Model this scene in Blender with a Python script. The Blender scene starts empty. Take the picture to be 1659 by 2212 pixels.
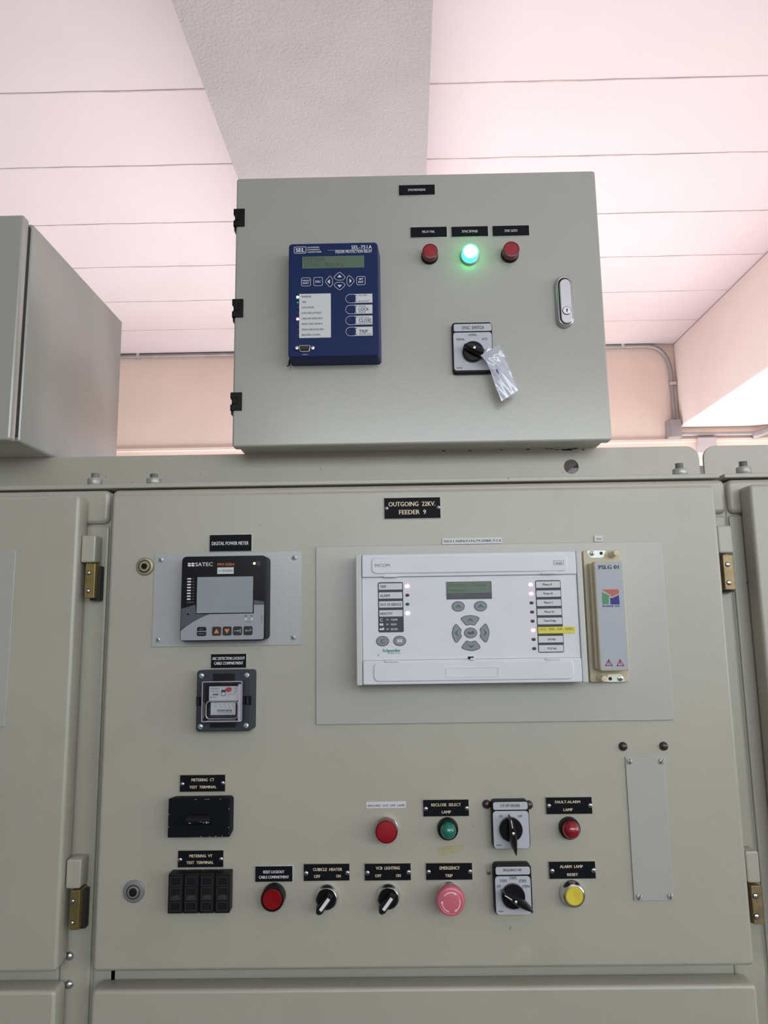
import bpy, bmesh, math, random
from mathutils import Vector, Matrix
random.seed(7)
SC = bpy.context.scene
COL = SC.collection
PI = math.pi

# ------------------------------------------------------------------ camera
CX, CY, FPX = 829.5, 1106.0, 1545.0
CAM = Vector((0.0, -0.98, 1.75))
_Y = Vector((21.7, 233.0, FPX)).normalized()
_up = Vector((-math.sin(0.01666), -math.cos(0.01666), 0))
_Z = (_up - _Y * _up.dot(_Y)).normalized()
_X = _Y.cross(_Z)
cd = bpy.data.cameras.new('camera'); cam = bpy.data.objects.new('camera', cd); COL.objects.link(cam)
right = Vector((_X[0], _Y[0], _Z[0])); down = Vector((_X[1], _Y[1], _Z[1])); fwd = Vector((_X[2], _Y[2], _Z[2]))
M = Matrix((right, -down, -fwd)).transposed().to_4x4(); M.translation = CAM
cam.matrix_world = M
cd.sensor_fit = 'HORIZONTAL'; cd.sensor_width = 36; cd.lens = FPX / 1659 * 36
cd.clip_start = 0.02; cd.clip_end = 100
SC.camera = cam
SC.view_settings.view_transform = 'Standard'; SC.view_settings.look = 'None'
SC.view_settings.exposure = 0.0; SC.view_settings.gamma = 1.0
SC.view_settings.use_curve_mapping = False

# ------------------------------------------------------------------ world and daylight
wd = bpy.data.worlds.new('world'); SC.world = wd; wd.use_nodes = True
wd.node_tree.nodes['Background'].inputs[0].default_value = (0.80, 0.88, 1.0, 1)
wd.node_tree.nodes['Background'].inputs[1].default_value = 1.2

def area(name, loc, rot, sx, sy, power, color, spread=PI):
    l = bpy.data.lights.new(name, 'AREA'); l.shape = 'RECTANGLE'; l.size = sx; l.size_y = sy
    l.energy = power; l.color = color; l.spread = spread
    o = bpy.data.objects.new(name, l); COL.objects.link(o); o.location = loc; o.rotation_euler = rot
    return o
# daylight entering by the window band behind the switchgear (washes up over the ceiling)
area('daylight_back', (1.4, 3.68, 1.95), (math.radians(90 + 12), 0, 0), 6.5, 1.3, 86, (1.0, 0.99, 0.985))
# added upward lamp emulating sunlit floor bounce, evens the light on the ceiling
area('floor_bounce_fill', (0.6, 2.95, 0.06), (PI, 0, 0), 7.0, 1.5, 168, (1.0, 0.99, 0.985))
# daylight entering by the windows behind the photographer
area('daylight_front', (1.3, -3.4, 2.6), (math.radians(88), 0, 0), 4.2, 1.05, 63, (0.90, 0.97, 1.0))
area('daylight_side', (3.9, -1.5, 2.1), (math.radians(90), 0, PI / 2), 3.4, 1.8, 46, (0.90, 0.97, 1.0))

# ------------------------------------------------------------------ materials
MT = {}
def mat(name, col, rough=0.5, metal=0.0, noise=0.0, nscale=8.0, bump=0.0, bscale=200.0, emit=None, es=0.0, spec=0.5, coat=0.0, bdist=.001, trans=0.0, ior=1.45, alpha=1.0, col2=None):
    if name in MT: return MT[name]
    m = bpy.data.materials.new(name); m.use_nodes = True
    nt = m.node_tree; b = nt.nodes['Principled BSDF']
    b.inputs['Base Color'].default_value = (*col, 1); b.inputs['Roughness'].default_value = rough
    b.inputs['Metallic'].default_value = metal
    b.inputs['Specular IOR Level'].default_value = spec
    b.inputs['Coat Weight'].default_value = coat
    b.inputs['Transmission Weight'].default_value = trans; b.inputs['IOR'].default_value = ior
    b.inputs['Alpha'].default_value = alpha
    if emit:
        b.inputs['Emission Color'].default_value = (*emit, 1); b.inputs['Emission Strength'].default_value = es
    tc = None
    if noise or bump:
        tc = nt.nodes.new('ShaderNodeNewGeometry')
    if noise:
        n = nt.nodes.new('ShaderNodeTexNoise'); n.inputs['Scale'].default_value = nscale; n.inputs['Detail'].default_value = 5
        nt.links.new(tc.outputs['Position'], n.inputs['Vector'])
        mx = nt.nodes.new('ShaderNodeMix'); mx.data_type = 'RGBA'
        c2 = col2 or tuple(c * (1 - noise) for c in col)
        mx.inputs[6].default_value = (*col, 1); mx.inputs[7].default_value = (*c2, 1)
        rp = nt.nodes.new('ShaderNodeMapRange'); rp.inputs[1].default_value = .35; rp.inputs[2].default_value = .7
        nt.links.new(n.outputs['Fac'], rp.inputs[0]); nt.links.new(rp.outputs[0], mx.inputs[0])
        nt.links.new(mx.outputs[2], b.inputs['Base Color'])
    if bump:
        n2 = nt.nodes.new('ShaderNodeTexNoise'); n2.inputs['Scale'].default_value = bscale; n2.inputs['Detail'].default_value = 3
        nt.links.new(tc.outputs['Position'], n2.inputs['Vector'])
        bp = nt.nodes.new('ShaderNodeBump'); bp.inputs['Strength'].default_value = bump; bp.inputs['Distance'].default_value = bdist
        nt.links.new(n2.outputs['Fac'], bp.inputs['Height']); nt.links.new(bp.outputs[0], b.inputs['Normal'])
    MT[name] = m; return m

def paint_mat(name, c1, c2, dirt, rough, bump, bscale, specks=True, dirt_amt=.5):
    """painted sheet steel: large mottling, faint yellowed dirt and sparse dark nicks"""
    m = bpy.data.materials.new(name); m.use_nodes = True; nt = m.node_tree; b = nt.nodes['Principled BSDF']
    g = nt.nodes.new('ShaderNodeNewGeometry'); L = nt.links
    def noise(s, d=4, w=None):
        n = nt.nodes.new('ShaderNodeTexNoise'); n.inputs['Scale'].default_value = s; n.inputs['Detail'].default_value = d
        L.new(g.outputs['Position'], n.inputs['Vector']); return n
    def rng(src, a, c, lo=0, hi=1):
        r = nt.nodes.new('ShaderNodeMapRange'); r.inputs[1].default_value = a; r.inputs[2].default_value = c
        r.inputs[3].default_value = lo; r.inputs[4].default_value = hi; L.new(src, r.inputs[0]); return r.outputs[0]
    def mix(f, a, c):
        x = nt.nodes.new('ShaderNodeMix'); x.data_type = 'RGBA'; L.new(f, x.inputs[0])
        if isinstance(a, tuple): x.inputs[6].default_value = (*a, 1)
        else: L.new(a, x.inputs[6])
        x.inputs[7].default_value = (*c, 1); return x.outputs[2]
    o = mix(rng(noise(4.5).outputs[0], .35, .68), c1, c2)
    o = mix(rng(noise(11, 8).outputs[0], .56, .80, 0, dirt_amt), o, dirt)
    if specks:
        o = mix(rng(noise(90, 2).outputs[0], .75, .775, 0, .6), o, (.12, .12, .11))
    L.new(o, b.inputs['Base Color'])
    b.inputs['Roughness'].default_value = rough; b.inputs['Specular IOR Level'].default_value = .95
    n2 = noise(bscale, 2); bp = nt.nodes.new('ShaderNodeBump'); bp.inputs['Strength'].default_value = bump; bp.inputs['Distance'].default_value = .0006
    L.new(n2.outputs[0], bp.inputs['Height']); L.new(bp.outputs[0], b.inputs['Normal'])
    MT[name] = m; return m

PAINT = paint_mat('aged_beige_grey_paint', (.435, .422, .355), (.408, .396, .333), (.34, .325, .245), .42, .10, 260)
PAINT_R = paint_mat('light_grey_paint', (.455, .455, .42), (.435, .435, .40), (.38, .37, .32), .42, .10, 260)
POWDER = paint_mat('grey_powder_coat', (.40, .398, .365), (.39, .388, .355), (.39, .38, .35), .24, .12, 420, False, .4)
PLATEP = paint_mat('smooth_grey_plate_paint', (.435, .432, .405), (.422, .42, .392), (.38, .375, .345), .38, .12, 300, False, .4)
METERP = paint_mat('silver_grey_textured_paint', (.43, .44, .46), (.42, .43, .45), (.41, .42, .44), .30, .22, 330, False, .2)
WALLM = mat('peach_wall_paint', (.80, .63, .56), .85, noise=.07, nscale=3, bump=.15, bscale=60)
CEILM = mat('pale_pink_ceiling_paint', (.87, .76, .79), .85, noise=.035, nscale=2.2, bump=.15, bscale=40)
BEAMM = mat('grey_rough_plaster', (.57, .52, .525), .9, noise=.07, nscale=5, bump=.9, bscale=130, bdist=.004)
WALLN = mat('off_white_wall_paint', (.70, .71, .68), .85, noise=.04, nscale=3)
PBEAM = mat('pink_beam_paint', (.86, .735, .71), .85, noise=.04, nscale=3, bump=.15, bscale=40)
JOINT = mat('ceiling_joint_line', (.55, .46, .45), .9, noise=.4, nscale=9, col2=(.78, .67, .66))  # pinkish grey lines between the boards, tone varies at random
FLOORM = mat('grey_screed', (.13, .13, .12), .6, noise=.2, nscale=4)
BLACKP = mat('black_plastic', (.010, .010, .012), .42, spec=.22)
BLACKG = mat('black_gloss', (.007, .007, .009), .25, spec=.25)
BLACKL = mat('black_laminate', (.007, .008, .012), .5, spec=.12)
SLATE = mat('dark_slate_plastic', (.042, .046, .062), .42, spec=.3)
DGREY = mat('dark_grey_plastic', (.035, .036, .040), .45, spec=.25)
CREAM = mat('cream_plastic', (.56, .50, .36), .42)
CREAML = mat('cream_knob_plastic', (.72, .64, .48), .4)
WHITE = mat('white_print', (.78, .78, .80), .5)
GOLD = mat('engraved_buff', (.80, .68, .50), .5)
CORE = mat('white_core', (.72, .72, .70), .5)
COREB = mat('brassy_core', (.50, .45, .34), .5)
NAVY = mat('navy_blue_enamel', (.012, .024, .105), .36, spec=.2)
LWHITE = mat('paper_white', (.66, .67, .69), .5)
TXT = mat('dark_print', (.03, .03, .045), .5)
TXTG = mat('grey_print', (.18, .18, .20), .5)
LCD = mat('lcd_green_grey', (.115, .17, .125), .25)
LCDT = mat('lcd_pixels', (.07, .105, .085), .3)
LCDB = mat('lcd_inverse_bar', (.055, .062, .085), .3)
RELW = mat('pale_grey_relay_plastic', (.74, .75, .81), .42, noise=.05, nscale=14)
RELS = mat('grey_relay_trim', (.58, .585, .585), .45)
KEYG = mat('key_grey', (.26, .265, .30), .45)
KEYR = mat('key_rim', (.085, .09, .12), .45)
GREEN = mat('arrow_green', (.03, .17, .12), .5)
LOGOG = mat('logo_green', (.0, .25, .10), .5)
CHROME = mat('chrome', (.72, .73, .76), .16, 1.0)
NUTM = mat('dull_nut_steel', (.55, .55, .52), .45, .45, noise=.35, nscale=90)
STEEL = mat('zinc_steel', (.60, .61, .62), .32, 1.0)
SATIN = mat('satin_aluminium', (.56, .56, .60), .30, .85)
BRASS = mat('olive_brass', (.34, .27, .11), .38, .75, noise=.3, nscale=60)
BRASSD = mat('worn_brass', (.36, .27, .15), .45, .6, noise=.35, nscale=80)
ZINC = mat('rainbow_zinc', (.60, .70, .72), .45, .6, noise=.2, nscale=60, col2=(.70, .64, .46))
HOLE = mat('black_hole', (.004, .004, .004), .9)
REDL = mat('red_lens', (.31, .003, .016), .3, coat=.25)
REDLR = mat('red_lens_rim', (.16, .004, .010), .25, coat=.4)
REDB = mat('red_button', (.22, .002, .006), .45, spec=.25)
GRNL = mat('green_dome', (.01, .18, .13), .15, coat=.8)
REDD = mat('red_dome', (.27, .006, .018), .14, coat=.8)
PINK = mat('faded_red_mushroom', (.62, .14, .20), .38, coat=.2)
PINKW = mat('white_arrow_print', (.85, .75, .76), .5)
YEL = mat('yellow_button', (.74, .60, .06), .42)
YTAPE = mat('yellow_tape', (.74, .66, .05), .45)
ORANGE = mat('orange_print', (.75, .22, .07), .5)
LGREY = mat('panel_grey_print', (.33, .345, .38), .42)
SWOOSH = mat('slate_print', (.075, .085, .105), .42)
SCREEN = mat('meter_screen', (.30, .34, .37), .07, spec=1.0)  # base colour lightened to stand in for the window reflection
SWWHITE = mat('switch_plate_white', (.52, .535, .60), .35)
PLUG = mat('brown_plastic_plug', (.045, .025, .030), .25, coat=.3)
CONDM = mat('galvanised_conduit', (.33, .30, .305), .5, .3, noise=.2, nscale=10)
CLEAR = mat('clear_plastic', (.97, .97, 1.0), .04, trans=1.0, ior=1.25)
GLUE = mat('glue_residue', (.42, .37, .21), .7, noise=.3, nscale=80, col2=(.47, .44, .33))
GLUE2 = mat('faint_glue_residue', (.43, .40, .31), .65, noise=.25, nscale=60, col2=(.46, .44, .37))
LEDGRN = mat('lit_green_lens', (.1, .8, .45), .3, emit=(.22, 1.0, .62), es=7.0)
LEDGRR = mat('lit_green_lens_side', (.03, .6, .2), .3, emit=(.02, .85, .16), es=7.5)
LEDR = mat('lit_red_led', (1, .2, .3), .4, emit=(1, .22, .34), es=4.5)
LEDG = mat('lit_green_led', (.3, 1, .4), .4, emit=(.55, 1, .45), es=3.2)
LEDY = mat('lit_yellow_led', (1, 1, .5), .4, emit=(1, 1, .55), es=1.6)
LEDGD = mat('dim_green_led', (.05, .35, .2), .4, emit=(.02, .5, .28), es=.35)
LEDD = mat('unlit_red_led', (.10, .03, .045), .35)
LEDO = mat('unlit_olive_led', (.09, .08, .05), .35)
LEDK = mat('unlit_grey_led', (.06, .06, .07), .35)
SILV = mat('silver_frame', (.52, .50, .49), .3, .7)
LREDF = mat('logo_red', (.52, .13, .10), .5)
LGRNF = mat('logo_leaf_green', (.10, .28, .15), .5)
LBLUF = mat('logo_blue', (.03, .025, .22), .5)
WARN = mat('warning_red', (.34, .04, .10), .5)
REDF = mat('red_flag', (.45, .05, .05), .4)

# ------------------------------------------------------------------ geometry helpers
def ray(u, v):
    return right * (u - CX) + down * (v - CY) + fwd * FPX
def at(u, v, y):
    """point of the vertical plane at depth y seen at image point (u, v)"""
    r = ray(u, v); t = (y - CAM.y) / r.y; p = CAM + r * t
    return p.x, p.z
def atz(u, v, z):
    r = ray(u, v); t = (z - CAM.z) / r.z; return CAM + r * t

class View:
    """a measured close-up of the photograph: origin and magnification, read on the plane at depth y"""
    def __init__(s, ox, oy, k, y=0.0): s.ox, s.oy, s.k, s.y = ox, oy, k, y
    def on(s, y): return View(s.ox, s.oy, s.k, y)
    def p(s, u, v): return at(s.ox + u / s.k, s.oy + v / s.k, s.y)
    def r(s, u0, v0, u1, v1):
        um, vm = (u0 + u1) / 2, (v0 + v1) / 2
        return s.p(u0, vm)[0], s.p(u1, vm)[0], s.p(um, v1)[1], s.p(um, v0)[1]
    def q(s, tl, tr, br, bl):
        a, b, c, d = s.p(*tl), s.p(*tr), s.p(*br), s.p(*bl)
        return (a[0] + d[0]) / 2, (b[0] + c[0]) / 2, (c[1] + d[1]) / 2, (a[1] + b[1]) / 2
    def m(s, n): return s.r(0, 0, n, n)[1] - s.r(0, 0, n, n)[0] if False else n / s.k * (s.y - CAM.y) / 1560.0 * 1.0
V1 = View(480, 360, 3.95); V2 = View(840, 360, 3.318); V3 = View(840, 660, 3.318); V6 = View(300, 1140, 4.366)
VA = View(670, 1140, 4.046); VB = View(1040, 1140, 3.770); VC = View(340, 1650, 4.879); VD = View(640, 1700, 4.1475)
VE = View(1020, 1700, 5.53); VF = View(1300, 1560, 3.393); VG = View(0, 980, 4.608); VH = View(0, 1750, 4.608)
VI = View(1440, 980, 5.977); VJ = View(1130, 560, 9.76); VK = View(800, 1050, 8.295); VL = View(480, 420, 4.424)
VM = View(1280, 700, 4.377); VN = View(0, 440, 3.190); VR = View(400, 1430, 10.37); VP = View(1240, 1180, 11.85)
VQ = View(1270, 1380, 15.08); VW = View(380, 1190, 7.9); VX = View(960, 1250, 13.01); VS = View(960, 680, 9.217)
VG2 = View(900, 1930, 5.925); PX = View(0, 0, 1)

def rrect(x0, x1, z0, z1, r=0, n=4):
    if r <= 0: return [(x0, z0), (x1, z0), (x1, z1), (x0, z1)]
    r = min(r, (x1 - x0) / 2 * .999, (z1 - z0) / 2 * .999); o = []
    for cx, cz, a0 in ((x1 - r, z0 + r, -90), (x1 - r, z1 - r, 0), (x0 + r, z1 - r, 90), (x0 + r, z0 + r, 180)):
        for k in range(n + 1):
            a = math.radians(a0 + 90 * k / n); o.append((cx + r * math.cos(a), cz + r * math.sin(a)))
    return o
def ell(cx, cz, rx, rz=None, n=28, a0=0, a1=360):
    rz = rz or rx
    return [(cx + rx * math.cos(math.radians(a0 + (a1 - a0) * k / n)), cz + rz * math.sin(math.radians(a0 + (a1 - a0) * k / n))) for k in range(n)]
def rot2(o, cx, cz, deg):
    c, s = math.cos(math.radians(deg)), math.sin(math.radians(deg))
    return [(cx + (x - cx) * c - (z - cz) * s, cz + (x - cx) * s + (z - cz) * c) for x, z in o]
def area2(o): return sum(o[i][0] * o[(i + 1) % len(o)][1] - o[(i + 1) % len(o)][0] * o[i][1] for i in range(len(o)))
def inset(o, d):
    n = len(o); res = []
    for i in range(n):
        p, c, q = Vector(o[i - 1]), Vector(o[i]), Vector(o[(i + 1) % n])
        e1 = (c - p); e2 = (q - c)
        if e1.length < 1e-9 or e2.length < 1e-9: res.append(tuple(c)); continue
        e1.normalize(); e2.normalize()
        n1 = Vector((-e1.y, e1.x)); n2 = Vector((-e2.y, e2.x)); b = n1 + n2
        k = 1 + n1.dot(n2); k = max(k, .3)
        c2 = c + b * (d / k); res.append((c2.x, c2.y))
    return res
def smooth_poly(pts, r=.35, n=4):
    """round the corners of a polygon by quadratic curves"""
    o = []; N = len(pts)
    for i in range(N):
        p, c, q = Vector(pts[i - 1]), Vector(pts[i]), Vector(pts[(i + 1) % N])
        a = c.lerp(p, r); b = c.lerp(q, r)
        for k in range(n + 1):
            t = k / n; v = a * (1 - t) ** 2 + c * 2 * t * (1 - t) + b * t * t; o.append((v.x, v.y))
    return o

class MB:
    def __init__(s): s.bm = bmesh.new(); s.mats = []
    def mi(s, m):
        if m not in s.mats: s.mats.append(m)
        return s.mats.index(m)
    def face(s, vs, mi):
        try:
            f = s.bm.faces.new(vs); f.material_index = mi; f.smooth = True; return f
        except ValueError: return None
    def loops(s, loops, m, cap0=True, cap1=True, closed=True):
        mi = s.mi(m); L = [[s.bm.verts.new(p) for p in lp] for lp in loops]; n = len(L[0])
        for a, b in zip(L, L[1:]):
            for i in range(n if closed else n - 1):
                s.face([a[i], a[(i + 1) % n], b[(i + 1) % n], b[i]], mi)
        for f in (s.face(L[0], mi) if cap0 else None, s.face(list(reversed(L[-1])), mi) if cap1 else None):
            if f: f.smooth = False
        return s
    def prism(s, o, yf, yb, m, bev=0.0, seg=2, back=None, fm=None):
        """outline o extruded from the back plane yb to the front plane yf (towards the camera)"""
        if area2(o) < 0: o = list(reversed(o))
        lp = [[(x, yb, z) for x, z in (back or o)]]
        if bev > 0:
            for k in range(seg + 1):
                a = PI / 2 * k / seg; oo = inset(o, bev * (1 - math.cos(a)))
                lp.append([(x, yf + bev * (1 - math.sin(a)), z) for x, z in oo])
        else: lp.append([(x, yf, z) for x, z in o])
        return s.loops(lp, m)
    def box(s, x0, x1, y0, y1, z0, z1, m, bev=0.0, seg=2):
        """box; bevels run along all its edges when bev > 0"""
        if bev <= 0: return s.loops([[(x0, y1, z0), (x1, y1, z0), (x1, y1, z1), (x0, y1, z1)], [(x0, y0, z0), (x1, y0, z0), (x1, y0, z1), (x0, y0, z1)]], m)
        o = rrect(x0, x1, z0, z1, bev * 1.4, 3); lp = []
        for k in range(seg + 1):
            a = PI / 2 * (1 - k / seg); lp.append([(x, y1 - bev * (1 - math.sin(a)) * 0 - bev * (1 - math.cos(PI / 2 - a)) if False else y1 - bev * (1 - math.sin(a)), z) for x, z in inset(o, bev * (1 - math.cos(a)))])
        for k in range(seg + 1):
            a = PI / 2 * k / seg; lp.append([(x, y0 + bev * (1 - math.sin(a)), z) for x, z in inset(o, bev * (1 - math.cos(a)))])
        return s.loops(lp, m)
    def lathe(s, cx, cz, prof, m, n=32, axis='y'):
        """prof: (radius, y) from the back to the front"""
        lp = []
        for r, y in prof:
            r = max(r, 1e-5)
            lp.append([(cx + r * math.cos(2 * PI * k / n), y, cz + r * math.sin(2 * PI * k / n)) for k in range(n)])
        return s.loops(lp, m)
    def frame(s, o, i, yf, yb, m):
        mi = s.mi(m); n = len(o); nv = s.bm.verts.new
        A = [nv((x, yf, z)) for x, z in o]; B = [nv((x, yf, z)) for x, z in i]
        C = [nv((x, yb, z)) for x, z in o]; D = [nv((x, yb, z)) for x, z in i]
        for k in range(n):
            j = (k + 1) % n
            s.face([A[k], A[j], B[j], B[k]], mi); s.face([C[k], D[k], D[j], C[j]], mi)
            s.face([A[k], C[k], C[j], A[j]], mi); s.face([B[k], B[j], D[j], D[k]], mi)
        return s
    def ring(s, o, w, y, m, t=.0002): return s.frame(o, inset(o, w) if area2(o) > 0 else inset(o, -w), y - t, y, m)
    def flat(s, o, y, m, t=.00025): return s.prism(o, y - t, y, m)
    def line(s, a, b, w, y, m, t=.00025):
        a, b = Vector(a), Vector(b); d = (b - a).normalized(); n = Vector((-d.y, d.x)) * w / 2
        return s.flat([tuple(a - n), tuple(b - n), tuple(b + n), tuple(a + n)], y, m, t)
    def tube(s, pts, r, m, n=10):
        pts = [Vector(p) for p in pts]; lp = []; up = Vector((0, 1, 0))
        for i, p in enumerate(pts):
            d = (pts[min(i + 1, len(pts) - 1)] - pts[max(i - 1, 0)]).normalized()
            a = d.cross(up)
            if a.length < 1e-3: a = d.cross(Vector((1, 0, 0)))
            a.normalize(); b = a.cross(d)
            lp.append([tuple(p + a * r * math.cos(2 * PI * k / n) + b * r * math.sin(2 * PI * k / n)) for k in range(n)])
        return s.loops(lp, m)
    def text(s, st, R, y, m, t=.0003, bold=0.0, rot=0, tight=True):
        """lettering fitted to the rectangle R = (x0, x1, z0, z1)"""
        vs, fs = glyphs(st, bold)
        if not vs: return s
        xs = [v[0] for v in vs]; ys = [v[1] for v in vs]
        ax, bx, ay, by = min(xs), max(xs), min(ys), max(ys)
        if not tight: ay, by = 0.0, max(by, .7)
        x0, x1, z0, z1 = R; mi = s.mi(m)
        cxx, czz = (x0 + x1) / 2, (z0 + z1) / 2
        W, Hh = (x1 - x0, z1 - z0) if rot == 0 else (z1 - z0, x1 - x0)
        B = []
        for v in vs:
            px = (v[0] - ax) / max(bx - ax, 1e-6) * W - W / 2; pz = (v[1] - ay) / max(by - ay, 1e-6) * Hh - Hh / 2
            if rot == 90: px, pz = -pz, px
            if rot == -90: px, pz = pz, -px
            B.append(s.bm.verts.new((cxx + px, y - (t * 1.25 if v[2] > 1 else (t if v[2] > 0 else 0)), czz + pz)))
        for f in fs: s.face([B[i] for i in f], mi)
        return s
    def grid(s, P, m, thick=None):
        mi = s.mi(m); V = [[s.bm.verts.new(p) for p in row] for row in P]
        for a, b in zip(V, V[1:]):
            for i in range(len(a) - 1): s.face([a[i], a[i + 1], b[i + 1], b[i]], mi)
        return s
    def build(s, name, parent=None, label=None, cat=None, group=None, kind=None, origin=None, ang=32, loc=None):
        bmesh.ops.remove_doubles(s.bm, verts=s.bm.verts, dist=1e-7)
        bmesh.ops.recalc_face_normals(s.bm, faces=s.bm.faces)
        if parent is not None: org = world_origin(parent)
        elif origin is not None: org = Vector(origin)
        else:
            xs = [v.co for v in s.bm.verts]
            org = Vector(((min(v.x for v in xs) + max(v.x for v in xs)) / 2, max(v.y for v in xs), min(v.z for v in xs)))
        for v in s.bm.verts: v.co -= org
        me = bpy.data.meshes.new(name); s.bm.to_mesh(me); s.bm.free()
        for m in s.mats: me.materials.append(m)
        fl = [p.use_smooth for p in me.polygons]; me.set_sharp_from_angle(angle=math.radians(ang)); me.polygons.foreach_set('use_smooth', fl)
        o = bpy.data.objects.new(name, me); COL.objects.link(o)
        if parent is not None: o.parent = parent
        else: o.location = org
        o['_org'] = tuple(org)
        tag(o, label, cat, group, kind); return o
ORG = {}
def world_origin(o): return Vector(o['_org'])
def tag(o, label=None, cat=None, group=None, kind=None):
    if label: o['label'] = label
    if cat: o['category'] = cat
    if group: o['group'] = group
    if kind: o['kind'] = kind
def thing(name, loc, label, cat, group=None):
    o = bpy.data.objects.new(name, None); COL.objects.link(o); o.location = loc; o.empty_display_size = .01
    o['_org'] = tuple(loc); tag(o, label, cat, group); return o

_G = {}
def glyphs(st, bold):
    k = (st, bold)
    if k in _G: return _G[k]
    c = bpy.data.curves.new('g', 'FONT'); c.body = st; c.size = 1; c.extrude = .05; c.resolution_u = 2
    o = bpy.data.objects.new('g', c); me = o.to_mesh()
    vs = [tuple(v.co) for v in me.vertices]; fs = [tuple(p.vertices) for p in me.polygons]
    if bold > 0:   # heavier strokes: the letters doubled a hair apart
        n = len(vs); vs = [(x - bold, y, z) for x, y, z in vs] + [(x + bold, y, 2.0 if z > 0 else z) for x, y, z in vs]; fs = fs + [tuple(i + n for i in f) for f in fs]
    o.to_mesh_clear(); bpy.data.objects.remove(o); bpy.data.curves.remove(c)
    _G[k] = (vs, fs); return _G[k]

def mm(v): return v / 1000.0
def kpx(view, n):
    """length on the view's plane of n close-up pixels (near the optical axis)"""
    return n / view.k * (view.y - CAM.y) / 1549.0

# ------------------------------------------------------------------ setting
ZC = 3.60; YW = 3.76; ZB = 3.28
s = MB(); s.box(-4, 4, -3.6, YW + .2, ZC, ZC + .12, CEILM); s.build('ceiling', kind='structure')
# joints between the ceiling boards
for i, Yj in enumerate((.83, 1.27, 1.685, 2.11, 2.52, 2.93, 3.34)):
    s = MB(); n = 80; w = .0028
    lo = [(-4 + 8 * k / n, Yj + random.uniform(-.0015, .0015)) for k in range(n + 1)]
    top = [[(x, y - w * random.uniform(.5, 1.5), ZC - .002), (x, y + w * random.uniform(.5, 1.3), ZC - .002), (x, y + w, ZC + .01), (x, y - w, ZC + .01)] for x, y in lo]
    s.loops(top, JOINT); s.build('trim_%d' % (i + 1), kind='structure')
s = MB(); s.box(-4, 4, -3.6, YW + .2, -.1, 0, FLOORM); s.build('floor', kind='structure')
WT = 2.68
s = MB()
s.box(-4, 4, YW, YW + .15, WT, ZC, WALLM); s.box(-4, 4, YW, YW + .15, 0, 1.2, WALLM)
for xx in (-4, -1.6, .9, 3.2): s.box(xx, xx + .35, YW, YW + .15, 1.2, WT, WALLM)
s.build('wall_back', kind='structure')
s = MB(); s.box(-4.15, -4, -3.6, YW + .15, 0, ZC, WALLN); s.build('wall_left', kind='structure')
s = MB(); s.box(4, 4.15, -3.6, YW + .15, 0, ZC, WALLN); s.build('wall_right', kind='structure')
s = MB(); s.box(-4, 4, -3.75, -3.6, 0, ZC, WALLN); s.build('wall_front', kind='structure')
# moulding strip above the window band
zz0 = at(1380, 957, YW)[1]; zz1 = at(1380, 950, YW)[1]
s = MB(); s.box(-4, 4, YW - .012, YW, zz0, zz1, WALLM, .003); s.build('trim_8', kind='structure')
# rough plastered beam over the cabinet
a = atz(370, 0, ZB); b = atz(512, 380, ZB); c = atz(935, 0, ZB); d = atz(921, 375, ZB)
def ext(p, q, y): t = (y - p.y) / (q.y - p.y); return p.x + (q.x - p.x) * t
s = MB(); y0, y1 = -3.6, YW
s.loops([[(ext(a, b, y0), y0, ZB), (ext(c, d, y0), y0, ZB), (ext(c, d, y1), y1, ZB), (ext(a, b, y1), y1, ZB)],
         [(ext(a, b, y0), y0, ZC), (ext(c, d, y0), y0, ZC), (ext(c, d, y1), y1, ZC), (ext(a, b, y1), y1, ZC)]], BEAMM)
s.build('trim_9', kind='structure')
# deep painted beam along the right
xr = at(1466, 915, YW)[0]; zr = at(1472, 924, YW)[1]
s = MB(); s.box(xr, 4, -3.6, YW, zr, ZC, PBEAM, .008); s.build('trim_10', kind='structure')
# windows in the back wall (glass behind the cabinets)
GLASS = mat('window_glass', (.95, .97, 1), .02, trans=1.0, ior=1.05)
for i, (x0, x1) in enumerate(((-3.65, -1.6), (-1.25, .9), (1.25, 3.2))):
    s = MB(); s.frame(rrect(x0, x1, 1.2, WT), rrect(x0 + .05, x1 - .05, 1.25, WT - .05), YW + .04, YW + .1, SATIN); s.box(x0 + .05, x1 - .05, YW + .065, YW + .071, 1.25, WT - .05, GLASS)
    s.build('window_%d' % (i + 1), kind='structure')

# ------------------------------------------------------------------ conduit on the back wall
YC = YW - .022
P = lambda u, v: (at(u, v, YC)[0], YC, at(u, v, YC)[1])
t = thing('electrical_conduit', (at(1100, 752, YW)[0], YW, at(1100, 752, YW)[1]), 'long grey metal conduit pipe running under the ceiling and bending down to a small box', 'pipe')
A0 = P(150, 772); B0 = P(1392, 747); C0 = P(1450, 812); D0 = P(1457, 905)
pts = [A0, (A0[0] * .5 + B0[0] * .5, YC, A0[2] * .5 + B0[2] * .5), B0]
for k in range(1, 12):
    q = k / 12; pts.append(tuple(Vector(B0) * (1 - q) ** 2 + Vector(P(1444, 745)) * 2 * q * (1 - q) + Vector(C0) * q * q))
pts += [C0, D0]
s = MB(); s.tube(pts, .0135, CONDM, 12); s.build('pipe', t)
for u, v, vert in ((299, 769, 0), (1344, 746, 0), (1453, 829, 1)):
    s = MB(); x, _, z = P(u, v)
    if vert: s.box(x - .022, x + .022, YC - .016, YW, z - .012, z + .012, STEEL, .003)
    else: s.box(x - .012, x + .012, YC - .016, YW, z - .022, z + .022, STEEL, .003)
    s.build('pipe_clamp', t)
x0, x1, z0, z1 = PX.on(YC - .03).r(1443, 906, 1471, 946)
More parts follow.
